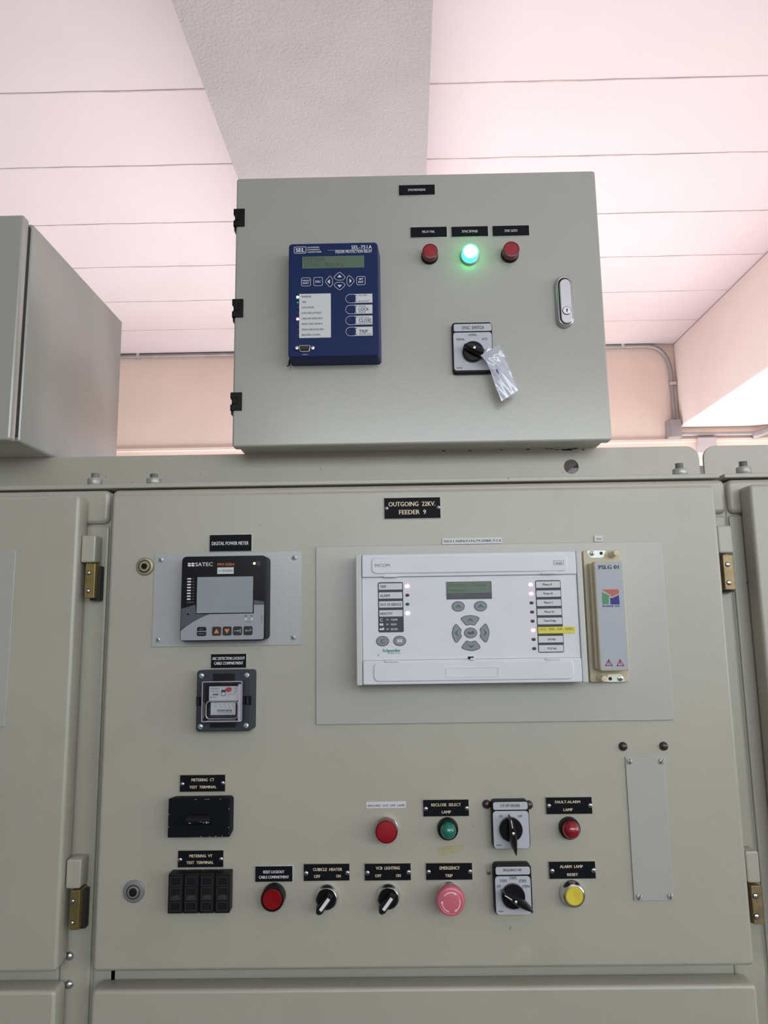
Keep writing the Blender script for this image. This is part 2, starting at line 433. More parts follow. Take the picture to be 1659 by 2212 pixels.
s = MB(); s.box(x0, x1, YW - .07, YW, z0, z1, CONDM, .006); s.box(x0 + .008, x1 - .004, YW - .073, YW - .069, z0 + .006, z1 - .006, CONDM, .002)
s.build('junction_box', label='small grey square junction box where the conduit pipe ends near the right beam', cat='junction box')
t = thing('wall_conduit', (at(1550, 937, YW)[0], YW, at(1550, 937, YW)[1]), 'short level conduit pipe running from the junction box to the right edge', 'pipe')
s = MB(); s.tube([P(1472, 938), P(1560, 937), P(1626, 936)], .0135, CONDM, 12); s.build('pipe', t)
x, _, z = P(1641, 937); s = MB(); s.tube([(x - .05, YC, z - .01), (x, YC - .012, z), (x + .08, YC - .02, z + .035), (x + .2, YC - .02, z + .07)], .024, CONDM, 12); s.build('elbow_fitting', t)
x0, x1, z0, z1 = PX.on(YW - .04).r(1509, 945, 1549, 978)
s = MB(); s.box(x0, x1, YW - .04, YW, z0, z1, mat('lilac_grey_steel', (.50, .44, .46), .6), .003)
s.build('wall_bracket', label='small lilac grey steel block on the back wall under the level conduit', cat='bracket')

# ------------------------------------------------------------------ switchgear cubicles
DX0, DX1, DZ0, DZ1 = PX.on(0).q((243, 1068.5), (1543, 1047), (1631.6, 2086.7), (198, 2100.5))
YF = .034                       # plane of the frame behind the doors
GL = PX.on(YF).p(241, 1090)[0]; GR = PX.on(YF).p(1569, 1085)[0]   # gaps between the cubicles
TZ = PX.on(YF).p(900, 1048)[1]; BZb = PX.on(YF).p(1556, 1110)[1]
LX1 = PX.on(0).p(*[(171 + 124) / 2, 1580])[0]; RX0 = VI.on(.0).p(1150, 1300)[0]
LZ1 = PX.on(0).p(171, 1071)[1]; LZ0 = PX.on(0).p(60, 2100)[1]
PZ1 = PX.on(0).p(900, 2134)[1]

def screw(view, u, v, r, y, m=STEEL, kind='cross', parent=None, ang=20, dome=.35, name='screw'):
    vv = view.on(y); x, z = vv.p(u, v); R = kpx(vv, r); s = MB()
    s.lathe(x, z, [(R, y), (R, y - R * .25), (R * .86, y - R * dome - R * .1), (R * .5, y - R * dome - R * .28), (0, y - R * dome - R * .33)], m, 20)
    ye = y - R * (dome + .33)
    if kind == 'cross':
        for a in (ang, ang + 90): s.prism(rot2(rrect(x - R * .5, x + R * .5, z - R * .1, z + R * .1), x, z, a), ye - .0001, ye + R * .15, DGREY)
    elif kind == 'slot': s.prism(rot2(rrect(x - R * .9, x + R * .9, z - R * .11, z + R * .11), x, z, ang), ye - .0001, ye + R * .3, DGREY)
    return s.build(name, parent)

def hinge(view, painted, brass, screws, yfront, parent, dark):
    x0, x1, z0, z1 = view.on(yfront).r(*painted); s = MB()
    s.box(x0, x1, yfront, YF, z0, z1, PAINT, .0022); h = s.build('hinge', parent)
    bx0, bx1, bz0, bz1 = view.on(yfront).r(*brass); s = MB()
    s.box(bx0, bx1, yfront, YF - .001, bz0, bz1 - .0006, BRASS if dark else BRASSD, .0008)
    s.box(bx0 + .003, bx1 + .003, yfront + .012, YF - .0005, bz0 - .003, bz1 - .004, DGREY)
    s.build('brass_knuckle', h, label='brass lower half of the hinge')
    for u, v, r in screws:
        vv = view.on(yfront); x, z = vv.p(u, v); R = kpx(vv, r); s = MB()
        s.ring(ell(x, z, R * 1.25), R * .3, yfront, HOLE); s.lathe(x, z, [(R, yfront), (R, yfront - .0008), (R * .6, yfront - .0014), (0, yfront - .0015)], STEEL, 16)
        s.build('screw', h)
    return h

def cubicle(label, x0, x1, dx0, dx1):
    t = thing('switchgear_cubicle', ((x0 + x1) / 2, YF, 0), label, 'switchgear cabinet', 'switchgear cubicles in a row')
    s = MB(); s.box(x0 + .001, x1 - .001, YF + .004, 1.2, 0.02, TZ - .004, PAINT); s.build('body', t)
    s = MB(); s.box(x0 + .0015, x1 - .0015, YF - .004, YF + .03, BZb, TZ, PAINT, .006, 3); s.build('top_rail', t)
    s = MB(); s.box(dx1 - .012, x1 - .002, YF, YF + .02, 0.05, BZb - .0025, PAINT, .003); s.build('frame_post', t); s = MB(); s.box(x0 + .002, dx0 + .02, YF, YF + .02, 0.05, BZb - .0025, PAINT, .003)
    s.build('frame_post', t)
    zc_ = DZ0 - .006; s = MB(); s.box(dx0 + .01, dx1 - .012, YF + .0, YF + .02, zc_ - .05, zc_ + .05, PAINT, .002); s.build('middle_rail', t)
    s = MB(); s.box(dx0, dx1, 0, YF - .003, DZ0, DZ1, PAINT, .0045, 3); d = s.build('door', t)
    s = MB(); s.box(dx0, dx1, 0, YF - .003, .25, PZ1, PAINT, .0045, 3); s.build('lower_panel', t)
    return t, d
tc, dc = cubicle('beige grey switchgear cubicle in the middle carrying the meters, relays and lamps', GL, GR, DX0, DX1)
W = DX1 - DX0
tl, dl = cubicle('beige grey switchgear cubicle cut by the left edge of the photo', GL - (GR - GL), GL, LX1 - W, LX1)
tr, dr = cubicle('beige grey switchgear cubicle cut by the right edge of the photo', GR, GR + (GR - GL), RX0, RX0 + W)
hinge(VG, (806, 812, 948, 1083), (845, 1087, 943, 1437), ((883, 1186, 17), (876, 1366, 17)), .010, tl, True)
hinge(VH, (655, 490, 805, 785), (697, 795, 790, 1195), ((724, 907, 17), (718, 1124, 17)), .010, tl, True)
hinge(VI, (665, 925, 850, 1284), (742, 1300, 873, 1756), ((788, 1430, 26), (805, 1665, 26)), .010, tc, False)
hinge(VF, (1060, 946, 1158, 1180), (1105, 1196, 1180, 1484), ((1125, 1275, 15), (1134, 1425, 15)), .010, tc, False)
for u, v, r in ((695, 1450, 40), (690, 1732, 40)):
    vv = VH.on(YF); x, z = vv.p(u, v); R = kpx(vv, r); s = MB(); s.lathe(x, z, [(R, YF), (R * .95, YF - R * .3), (R * .7, YF - R * .62), (R * .35, YF - R * .78), (0, YF - R * .82)], STEEL, 24)
    s.build('dome_bolt', tl)
# key locks of the middle door
for V_, u, v, a, b_, c_, hexa, lab in ((VG, 1442, 1122, 90, 58, 33, True, 'olive ring lock with hexagonal socket'), (VH, 1330, 812, 101, 60, 38, False, 'grey ring lock with round socket')):
    x, z = V_.on(-.002).p(u, v); k = lambda n: kpx(V_.on(0), n)
    m1 = mat('olive_zinc', (.36, .34, .24), .4, .6) if hexa else mat('dull_zinc', (.34, .34, .34), .4, .6)
    s = MB(); s.lathe(x, z, [(k(a), .0), (k(a), -.0015), (k(a) * .93, -.0026), (k(b_) * 1.1, -.003), (k(b_), -.0012)], m1, 32)
    l = s.build('door_lock', dc, label=lab)
    s = MB(); s.lathe(x, z, [(k(b_) * .95, -.001), (k(b_) * .95, -.004), (k(b_) * .85, -.0048), (k(c_), -.0048)], m1, 28); s.ring(ell(x, z, k(b_) * .99), k(4), -.0042, HOLE)
    s.build('lock_collar', l)
    s = MB(); s.flat(ell(x, z, k(c_), n=6 if hexa else 24), -.0048, HOLE, .0003); s.build('socket', l)
# identification plate of the neighbouring door, left
x1_ = VG.on(-.002).p(131, 1400)[0]; z1_ = VG.on(-.002).p(100, 962)[1]; z0_ = PX.on(-.002).p(5, 1570)[1]
s = MB(); s.box(x1_ - .5, x1_, -.002, 0, z0_, z1_, PLATEP, .0006); s.build('blanking_plate', label='plain grey plate on the door of the left cubicle at the photo edge', cat='plate')

# ------------------------------------------------------------------ angle plates on top of the cubicles
YA = .26; FT = PX.on(YA).p(900, 974)[1]; FL0 = PX.on(.03).p(900, 1043.5)[1]; FL1 = PX.on(.03).p(900, 1034)[1]
FG = PX.on(YA).p(1516, 1010)[0]; SG = PX.on(.03).p(1556, 1030)[0]
hx, hz = PX.on(YA).p(1234, 1008); hr = 16.2 / 1549 * (YA + .98)
def angle_plate(label, x0, x1, left_round, right_round, hole, sx0, sx1):
    t = thing('angle_plate', ((x0 + x1) / 2, YA, FL0), label, 'steel angle', 'painted steel angles on top of the cubicles')
    o = []
    r = .022
    o += [(x0, FL0), (x1, FL0)]
    if right_round: o += [(x1 - r + r * math.cos(a), FT - r + r * math.sin(a)) for a in [PI / 2 * k / 6 for k in range(7)]]
    else: o += [(x1, FT)]
    if left_round: o += [(x0 + r - r * math.sin(a), FT - r + r * math.cos(a)) for a in [PI / 2 * k / 6 for k in range(7)]]
    else: o += [(x0, FT)]
    s = MB()
    if not hole: s.prism(o, YA, YA + .005, PAINT, .001)
    else:   # the upright is pierced by a lifting hole
        a0, a1, b0, b1 = hx - .04, hx + .04, FL0, FT
        s.prism([(x0, FL0), (a0, FL0), (a0, FT), (x0, FT)], YA, YA + .005, PAINT)
        s.prism([(a1, FL0)] + [p for p in o if p[0] >= x1 - r - 1e-6] + [(a1, FT)], YA, YA + .005, PAINT)
        N = 40; oo, ii = [], []
        for k in range(N):
            a = 2 * PI * k / N; c, sn = math.cos(a), math.sin(a)
            tt = min((.04 / abs(c)) if abs(c) > 1e-6 else 9, ((FT - hz) / sn) if sn > 1e-6 else ((hz - FL0) / -sn if sn < -1e-6 else 9))
            oo.append((hx + c * tt, hz + sn * tt)); ii.append((hx + c * hr, hz + sn * hr))
        for cx_, cz_ in ((a0, b0), (a1, b0), (a1, b1), (a0, b1)):
            j = min(range(N), key=lambda q: (oo[q][0] - cx_) ** 2 + (oo[q][1] - cz_) ** 2); oo[j] = (cx_, cz_)
        s.frame(oo, ii, YA, YA + .005, PAINT)
    s.build('upright_plate', t)
    s = MB(); s.box(sx0, sx1, .03, YA + .005, FL0, FL1, PAINT, .0012); s.build('base_flange', t)
    return t
angle_plate('long painted steel angle across the top of the left and middle cubicles', -1.5, FG - .0035, False, True, True, -1.5, SG - .001)
angle_plate('short painted steel angle with rounded corner on top of the right cubicle', FG + .0045, 1.5, True, False, False, SG + .006, 1.5)
zt_ = at(1234, 1010.5, .50)[1]
s = MB(); s.box(-1.3, 1.4, .50, .555, FL0, zt_, mat('mauve_trunking', (.30, .28, .31), .5), .002); s.build('cable_trunking', label='mauve grey cable trunking behind the steel angles, seen through the lifting hole and the gap', cat='cable trunking')
random.seed(11)
up_ = [o for o in bpy.data.objects if o.name.startswith('upright_plate')][0]; s = MB()
for k in range(26):
    u = random.choice((random.uniform(1203, 1262), random.uniform(1215, 1240), random.uniform(880, 1290))); x, z = at(u, 968, YA); z = FT - random.uniform(.0005, .004 if 1200 < u < 1262 else .0012)
    s.flat([(x + random.uniform(.001, .0035) * math.cos(a) * 1.4, z + random.uniform(.0005, .0012) * math.sin(a)) for a in [2 * PI * q / 8 for q in range(8)]], YA, mat('bare_dark_metal', (.03, .028, .026), .7), .00015)
s.build('chipped_paint', up_.parent, label='dark chips in the paint under the control box', kind='stuff')
def stud(u, v_nut0, v_nut1, v_top, label):
    yb_ = .052; x = PX.on(yb_).p(u, v_nut1)[0]; zb = FL1; zt = PX.on(yb_).p(u, v_top)[1]; zn = PX.on(yb_).p(u, v_nut0)[1]
    t = thing('stud_bolt', (x, yb_, zb), label, 'bolt', 'stud bolts on the steel angles')
    s = MB(); R = .0058; lp = []; n = 26
    for i in range(n): 
        z = zn - .002 + (zt - zn + .002) * i / (n - 1); rr = R * (1 if i % 2 else .87)
        lp.append([(x + rr * math.cos(2 * PI * k / 20), yb_ + rr * math.sin(2 * PI * k / 20), z) for k in range(20)])
    s.loops(lp, NUTM); s.build('threaded_end', t)
    s = MB(); R = .0105; a0 = random.uniform(.2, .6)
    s.loops([[(x + R * q * math.cos(a0 + PI / 3 * k), yb_ + R * q * math.sin(a0 + PI / 3 * k), z) for k in range(6)] for q, z in ((1, zb), (1, zn - .0004), (.93, zn))], NUTM)
    s.build('nut', t, ang=10)
stud(205, 1034, 1045, 1023.5, 'bolt with hexagon nut at the far left of the long steel angle')
stud(332, 1034, 1045, 1024.5, 'bolt with hexagon nut, second from the left on the long steel angle')
stud(1469, 1013, 1028, 1001.5, 'bolt with hexagon nut at the right end of the long steel angle')
stud(1607, 1009, 1023, 997.5, 'bolt with hexagon nut on the short right hand steel angle')

# ------------------------------------------------------------------ upper control boxes
YB = .185
BX0, BX1, BZ0, BZ1 = PX.on(YB).q((511, 385.5), (1288, 367.5), (1320, 952), (501, 965))
t = thing('control_box', ((BX0 + BX1) / 2, YB, FT), 'large grey wall box with blue relay and three lamps, standing above the middle cubicle', 'control box')
s = MB(); s.box(BX0, BX1, YB, YB + .022, BZ0, BZ1, POWDER, .0035, 3); bd = s.build('door', t)
s = MB(); s.box(BX0 + .003, BX1 - .003, YB + .027, YB + .36, FT, BZ1 + .006, POWDER, .0035, 2)
s.box(BX0 + .012, BX1 - .012, YB + .018, YB + .03, FT + .008, BZ1 - .01, DGREY); s.build('body', t)  # dark insert stands in for the shade in the door gap
for (v0, v1, ul, ur) in ((135, 297, 107, 212), (997, 1167, 93, 198), (1890, 2060, 76, 185)):
    vv = VL.on(YB - .004); x0, x1, z0, z1 = vv.r(ul, v0, ur, v1); h = z1 - z0; w = x1 - x0
    o = [(x0, z0), (x1, z0), (x1, z1), (x0 + .001, z1), (x0, z1 - .001), (x0, z1 - h * .33), (x0 + w * .13, z1 - h * .45), (x0 + w * .13, z0 + h * .34), (x0, z0 + h * .30)]
    s = MB(); s.prism(o, YB - .004, YB + .03, BLACKP, .0006); s.box(x0, x0 + w * .16, YB + .004, YB + .036, z0 - h * .16, z0 + h * .1, BLACKP)
    hg = s.build('hinge', t, label='black plastic hinge')
    s = MB(); s.prism(rrect(x0 + w * .17, x0 + w * .55, z0 + h * .33, z1 - h * .34, .001), YB - .0062, YB - .003, BLACKP, .0008)
    s.flat([(x0 + w * .6, z0 + h * .32), (x0 + w * .68, z0 + h * .32), (x0 + w * .68, z1 - h * .28), (x0 + w * .15, z1 - h * .28), (x0 + w * .15, z1 - h * .32), (x0 + w * .6, z1 - h * .32)], YB - .004, HOLE)
    s.build('hinge_knuckle', hg)
# swing handle
vv = VJ.on(YB - .010)
def stadium(p0, p1, r, n=12): # vertical stadium between centres
    (x, za), (_, zb) = p0, p1; x = (p0[0] + p1[0]) / 2
    return [(x + r * math.cos(PI * k / n), za + r * math.sin(PI * k / n)) for k in range(n + 1)] + [(x + r * math.cos(PI + PI * k / n), zb + r * math.sin(PI + PI * k / n)) for k in range(n + 1)]
xa, za = vv.p(862, 500); xb, zb = vv.p(910, 1225); R = kpx(vv, 192); xm = (xa + xb) / 2
ztop = vv.p(860, 325)[1] - R; zbot = vv.p(930, 1412)[1] + R
th = thing('swing_handle', (xm, YB, zbot - R), 'chrome swing handle with key lock at the right of the upper control box', 'handle')
s = MB(); s.prism(stadium((xm, ztop), (xm, zbot), R), YB - .010, YB, SATIN, .004, 4); s.build('escutcheon', th)
r2 = kpx(vv, 136); s = MB(); s.flat(stadium((xm + .0004, ztop - .002), (xm + .0004, zbot - .0005), r2 * 1.06), YB - .010, HOLE, .0003); s.build('recess_gap', th)
s = MB(); s.prism(stadium((xm + .0008, ztop - .0042), (xm + .0008, zbot - .0008), r2 * .96), YB - .0135, YB - .009, SATIN, .0015, 3); lv = s.build('lever', th)
kx, kz = VJ.on(YB - .014).p(920, 1082); kr = kpx(vv, 92)
s = MB(); s.lathe(kx, kz, [(kr, YB - .013), (kr, YB - .0142), (kr * .9, YB - .0148), (0, YB - .0148)], STEEL, 28); s.ring(ell(kx, kz, kr * 1.08), kr * .1, YB - .0136, DGREY)
s.prism([(kx - kr * .12, kz - kr * .4), (kx + kr * .2, kz - kr * .4), (kx + kr * .1, kz - kr * .1), (kx + kr * .3, kz + kr * .15), (kx + kr * .05, kz + kr * .5), (kx - kr * .12, kz + kr * .45)], YB - .0150, YB - .0147, DGREY)
s.build('key_cylinder', lv)

# left control box
YL = .12; lx1 = PX.on(YL).p(37, 700)[0]; lz1 = PX.on(YL).p(20, 464)[1]; lz0 = PX.on(YL).p(20, 950)[1]
s = MB(); s.box(BX0 + .06, at(1292, 1000, .56)[0], .56, .60, FT - .03, FT + .07, DGREY, .002); s.build('dark_backing', t)  # added dark block that hides the bright wall behind the lifting hole
t = thing('control_box', (lx1 - .3, YL, FT), 'grey control box at the left edge of the photo, its right side facing the camera', 'control box')
s = MB(); s.box(lx1 - .6, lx1, YL, YL + .018, lz0, lz1, POWDER, .0035, 3); s.build('door', t)
bx = PX.on(YL + .026).p(59, 700)[0]
s = MB(); s.box(lx1 - .598, bx, YL + .026, YL + .43, FT, PX.on(YL + .026).p(66, 484)[1], POWDER, .003, 2)
s.box(lx1 - .59, bx - .004, YL + .016, YL + .03, FT + .008, lz1 - .01, DGREY); s.build('body', t)  # dark insert puts the shade between door and body into colour

# ------------------------------------------------------------------ engraved plates and tapes
def plate(view, R, lines, label, y=0.0, screws=(), sr=20, edge=CORE, ink=GOLD, face=BLACKL, name='nameplate', cat='nameplate', th_=.0022, bold=.024, border=.0004, group=None):
    vv = view.on(y - th_); x0, x1, z0, z1 = vv.r(*R)
    t = thing(name, ((x0 + x1) / 2, y, z0), label, cat, group or ('white printed label tapes' if cat == 'label' else ('black plates on the upper control box' if y > .1 else 'black plates on the cubicle door')))
    s = MB(); s.box(x0 - border, x1 + border, y - th_ + .0004, y, z0 - border, z1 + border, edge); s.box(x0, x1, y - th_, y - th_ + .00045, z0, z1, face); s.build('plate', t)
    for st, r in lines:
        s = MB(); s.text(st, vv.r(*r), y - th_, ink, .00022, bold); s.build('lettering', t)
    for u, v in screws: screw(view, u, v, sr, y - th_, STEEL, 'cross', t, random.randint(0, 80))
    return t
U = dict(y=YB, ink=WHITE, th_=.002, border=.0005, bold=.006)
plate(V2, (72, 130, 330, 203), [('SYNCHRONIZING', (137, 158, 262, 174))], 'black plate reading SYNCHRONIZING near the top of the upper box', **U)
plate(V2, (155, 432, 416, 505), [('RELAY FAIL', (240, 458, 329, 474))], 'black plate reading RELAY FAIL above the left red lamp', **U)
plate(V2, (449, 428, 711, 500), [('SYNC BYPASS', (524, 455, 636, 472))], 'black plate reading SYNC BYPASS above the glowing green lamp', **U)
plate(V2, (743, 422, 1006, 495), [('SYNC AUTO', (830, 450, 921, 468))], 'black plate reading SYNC AUTO above the right red lamp', **U)
plate(VK, (250, 207, 1255, 578), [('OUTGOING  22KV.', (325, 280, 1165, 360)), ('FEEDER  9', (513, 425, 1000, 505))], 'black plate reading OUTGOING 22KV. FEEDER 9 at the top of the middle door', screws=((290, 400), (1217, 382)), sr=33)
plate(V6, (667, 66, 1062, 221), [('DIGITAL POWER METER', (688, 130, 1035, 163))], 'black plate reading DIGITAL POWER METER above the square meter', ink=WHITE)
plate(V6, (680, 1190, 1012, 1322), [('ARC DETECTION LOCKOUT', (692, 1218, 1000, 1246)), ('CABLE COMPARTMENT', (709, 1263, 985, 1291))], 'black plate reading ARC DETECTION LOCKOUT CABLE COMPARTMENT', ink=WHITE, bold=.03)
plate(VC, (238, 118, 713, 293), [('METERING  CT', (360, 153, 600, 184)), ('TEST  TERMINAL', (337, 230, 622, 259))], 'black plate reading METERING CT TEST TERMINAL', screws=((263, 213), (689, 202)), edge=COREB)
plate(VC, (217, 915, 694, 1090), [('METERING  VT', (337, 955, 580, 985)), ('TEST  TERMINAL', (305, 1025, 592, 1055))], 'black plate reading METERING VT TEST TERMINAL', screws=((240, 1010), (671, 1003)), edge=COREB)
plate(VC, (1031, 1080, 1423, 1243), [('RESET LOCKOUT', (1115, 1124, 1337, 1153)), ('CABLE COMPARTMENT', (1070, 1179, 1387, 1208))], 'black plate reading RESET LOCKOUT CABLE COMPARTMENT', ink=WHITE, bold=.03)
plate(VD, (67, 690, 476, 840), [('CUBICLE  HEATER', (149, 725, 411, 752)), ('OFF', (158, 787, 215, 815)), ('ON', (357, 785, 398, 811))], 'black plate reading CUBICLE HEATER OFF ON', screws=((89, 772), (458, 768)), sr=18, edge=COREB)
plate(VD, (614, 687, 1025, 837), [('VCB  LIGHTING', (713, 712, 928, 740)), ('OFF', (706, 782, 762, 809)), ('ON', (893, 780, 936, 807))], 'black plate reading VCB LIGHTING OFF ON', screws=((638, 768), (1006, 762)), sr=18, edge=COREB)
plate(VD, (1138, 115, 1545, 262), [('RECLOSE  SELECT', (1209, 146, 1475, 172)), ('LAMP', (1304, 211, 1386, 237))], 'black plate reading RECLOSE SELECT LAMP', screws=((1160, 195), (1527, 190)), sr=18, edge=COREB)
plate(VD, (1163, 683, 1576, 832), [('EMERGENCY', (1284, 711, 1465, 740)), ('TRIP', (1333, 781, 1401, 807))], 'black plate reading EMERGENCY TRIP', screws=((1186, 760), (1557, 757)), sr=18, edge=COREB)
plate(VE, (884, 124, 1431, 322), [('FAULT-ALARM', (988, 162, 1290, 194)), ('LAMP', (1090, 255, 1200, 288))], 'black plate reading FAULT-ALARM LAMP', screws=((915, 225), (1408, 220)), sr=24, edge=COREB)
plate(VE, (920, 892, 1472, 1096), [('ALARM  LAMP', (1047, 933, 1322, 967)), ('RESET', (1135, 1029, 1265, 1063))], 'black plate reading ALARM LAMP RESET', screws=((954, 1003), (1448, 995)), sr=25, edge=COREB)
TP = dict(face=LWHITE, edge=LWHITE, ink=TXT, name='label_tape', cat='label', th_=.0008, border=0, bold=.01)
plate(PX, (955.5, 1161.7, 1084.5, 1174.8), [('50/51,50N/51N,79,50BF,TCS', (958.5, 1166, 1082.5, 1171.5))], 'white label tape printed 50/51,50N/51N,79,50BF,TCS above the wide pale relay', y=-.001, **TP)
plate(VB, (920, 64, 989, 113), [('TS1', (937, 86, 976, 100))], 'tiny white label tape printed TS1 above the narrow cream block', y=-.001, **TP)
plate(VD, (626, 131, 983, 190), [('GROUND  CUT  OFF  LAMP', (638, 158, 970, 174))], 'white label tape printed GROUND CUT OFF LAMP', **TP)

# ------------------------------------------------------------------ blue feeder protection relay on the upper box
YS = YB - .038; v_ = V1.on(YS)
x0, x1, z0, z1 = v_.q((568, 658), (1330, 644), (1334, 1617), (563, 1626))
t = thing('protection_relay', ((x0 + x1) / 2, YB, z0), 'navy blue protection relay with small screen and four round keys on the upper box', 'relay')
s = MB(); o = rrect(x0, x1, z0, z1, .006, 5); s.prism(o, YS, YB, NAVY, .0018, 3, back=rrect(x0 - .001, x1 + .0035, z0 - .001, z1 + .0005, .006, 5)); s.build('housing', t)
s = MB(); o = inset(rrect(x0, x1, z0, z1, .006, 5), .0028); s.flat(o, YS, mat('navy_overlay', (.011, .024, .10), .42, spec=.2), .0003); s.build('front_overlay', t)
y = YS - .0003
s = MB(); s.ring(rrect(*v_.r(613, 684, 717, 741), .0022), .0008, y, WHITE); s.text('SEL', v_.r(627, 697, 705, 729), y, WHITE, .0002, .03)
for st, r in (('SCHWEITZER', (728, 684, 828, 696)), ('ENGINEERING', (728, 704, 833, 715)), ('LABORATORIES', (728, 723, 847, 735)), ('SEL-751A', (1102, 673, 1278, 703)), ('FEEDER PROTECTION RELAY', (966, 713, 1278, 737))): s.text(st, v_.r(*r), y, WHITE, .0002, .015)
s.line(v_.p(902, 715), v_.p(1278, 709), .0003, y, WHITE); s.text('PORT F', v_.r(683, 1600, 736, 1609), y, WHITE, .0002); s.build('lettering', t)
s = MB(); s.flat(rrect(*v_.r(684, 764, 1212, 867)), y, LCD); s.ring(rrect(*v_.r(682, 762, 1214, 869)), .0004, y - .0002, NAVY)
s.text('FEEDER', v_.r(697, 778, 880, 811), y - .0003, LCDT, .0001, .01); s.text('SYNC. RELAY', v_.r(697, 821, 1045, 858), y - .0003, LCDT, .0001, .01); s.build('display', t)
def key(shape, text=None, tr_=None, sym=None, parent=None):
    s = MB(); s.prism(shape, y - .0006, y, NAVY, .0003); s.ring(shape, .0006, y - .0006, WHITE, .00015)
    if text:
        for st, r in text: s.text(st, v_.r(*r), y - .0006, WHITE, .0002, .02)
    if sym: s.flat(sym, y - .0006, WHITE, .0002)
    s.build('button', parent)
key(rrect(*v_.r(675, 949, 755, 1022), .003), [('TARGET', (681, 968, 748, 981)), ('RESET', (688, 989, 742, 1003))], parent=t)
key(rrect(*v_.r(780, 945, 858, 1020), .003), [('ESC', (797, 974, 842, 992))], parent=t)
pv = lambda *l: [v_.p(a, b) for a, b in l]
key(smooth_poly(pv((875, 983), (918, 930), (943, 955), (943, 1010), (918, 1034)), .3), sym=pv((898, 984), (919, 962), (919, 1003)), parent=t)
key(smooth_poly(pv((1135, 977), (1085, 926), (1062, 948), (1062, 1000), (1085, 1030)), .3), sym=pv((1104, 977), (1087, 957), (1087, 997)), parent=t)
key(smooth_poly(pv((1001, 896), (1055, 945), (1030, 972), (975, 972), (948, 946)), .3), sym=pv((1001, 925), (1021, 946), (983, 947)), parent=t)
key(smooth_poly(pv((1003, 1062), (1055, 1012), (1030, 986), (975, 988), (948, 1014)), .3), sym=pv((1002, 1032), (1021, 1011), (983, 1012)), parent=t)
key(rrect(*v_.r(1145, 938, 1222, 1012), .003), [('ENT', (1161, 977, 1206, 995))], sym=pv((1165, 961), (1178, 951), (1178, 958), (1194, 957), (1194, 950), (1199, 950), (1199, 963), (1178, 964), (1178, 970)), parent=t)
s = MB(); s.flat(rrect(*v_.q((658, 1087), (927, 1083), (928, 1459), (657, 1463))), y, LWHITE, .0003)
for st, vc, u1 in (('ENABLED', 1110, 760), ('TRIP', 1157, 718), ('AUTO MODE', 1203, 783), ('LIVE-LINE LIVE-BUS', 1249, 845), ('LIVE-LINE DEAD-BUS', 1296, 855), ('DEAD-LINE LIVE-BUS', 1342, 855), ('DEAD-LINE DEAD-BUS', 1390, 866), ('BREAKER CLOSED', 1436, 838)):
    s.text(st, v_.r(679, vc - 7, u1, vc + 7), y - .0003, TXT, .0002, .01)
s.build('label_strip', t)
for vc, m, r in ((1115, LEDG, 13), (1160, LEDGD, 8), (1205, LEDK, 8), (1252, LEDK, 8), (1301, LEDR, 13), (1347, LEDD, 8), (1392, LEDK, 8), (1440, LEDK, 8)):
    x, z = v_.p(644, vc); R = kpx(v_, r); s = MB(); s.lathe(x, z, [(R, y), (R * .9, y - R * .4), (R * .5, y - R * .7), (0, y - R * .8)], m, 16); s.build('indicator_light', t)
for i, (vc, du, L) in enumerate(((1126, 0, [('RECL RESET', (1163, -33, 1240, -21)), ('RECL LOCKOUT', (1163, 17, 1258, 28))]),
        (1219, 0, [('ENABLED', (1165, -32, 1225, -21)), ('LOCK', (1165, -15, 1252, 12)), ('DISABLED', (1165, 18, 1228, 28))]),
        (1312, 1, [('BLOCK CLOSE', (1165, -31, 1252, -20)), ('CLOSE', (1166, -14, 1271, 13)), ('BREAKER CLOSED', (1165, 18, 1281, 28))]),
        (1407, 2, [('TRIP', (1166, -14, 1242, 12)), ('BREAKER OPEN', (1165, 18, 1270, 28))]))):
    s = MB(); X0, X1, Z0, Z1 = v_.r(1052 + du, vc - 39, 1282 + du, vc + 37); rr = (Z1 - Z0) / 2
    o = [(X0 + rr + rr * math.cos(a), (Z0 + Z1) / 2 + rr * math.sin(a)) for a in [PI / 2 + PI * k / 14 for k in range(15)]] + [(X1, Z0), (X1, Z1)]
    s.ring(o, .0006, y, WHITE); lx0 = v_.p(1132 + du, vc)[0]
    s.flat([(lx0 - .0008, Z0), (X1, Z0), (X1, Z1), (lx0 - .0008, Z1), (lx0 + .0018, (Z0 + Z1) / 2)], y, LWHITE, .0003)
    for st, (a, b, c, d) in L: s.text(st, v_.r(a + du, vc + b, c + du, vc + d), y - .0003, NAVY if st in ('LOCK', 'CLOSE', 'TRIP') else TXTG, .0002, .01)
    for dv in (-24, 24): xx, zz = v_.p(1139 + du, vc + dv); s.flat(ell(xx, zz, kpx(v_, 7), n=14), y - .0003, LEDK, .0004)
    ls = s.build('key_label', t)
    xx, zz = v_.p(1089 + du, vc); s = MB(); s.prism(ell(xx, zz, kpx(v_, 34), n=32), y - .0012, y, NAVY, .0006); s.build('round_button', t)
s = MB(); R = v_.r(655, 1530, 757, 1587); o = [(R[0], R[3]), (R[0] + .0022, R[2]), (R[1] - .0022, R[2]), (R[1], R[3])]; o = smooth_poly(list(reversed(o)), .18)
s.flat(smooth_poly([v_.p(628, 1553), v_.p(655, 1572), v_.p(765, 1572), v_.p(792, 1556), v_.p(765, 1536), v_.p(655, 1534)], .3), y, DGREY, .0005)
s.prism(o, y - .004, y, SILV, .0004); s.flat(inset(o if area2(o) > 0 else o[::-1], .0011), y - .004, BLACKP, .0003)
for k in range(9):
    row = 0 if k < 5 else 1; xx, zz = v_.p(677 + (k % 5) * 14 + row * 7, 1545 + row * 14); s.lathe(xx, zz, [(.0004, y - .0042), (.0004, y - .0052)], GOLD, 8)
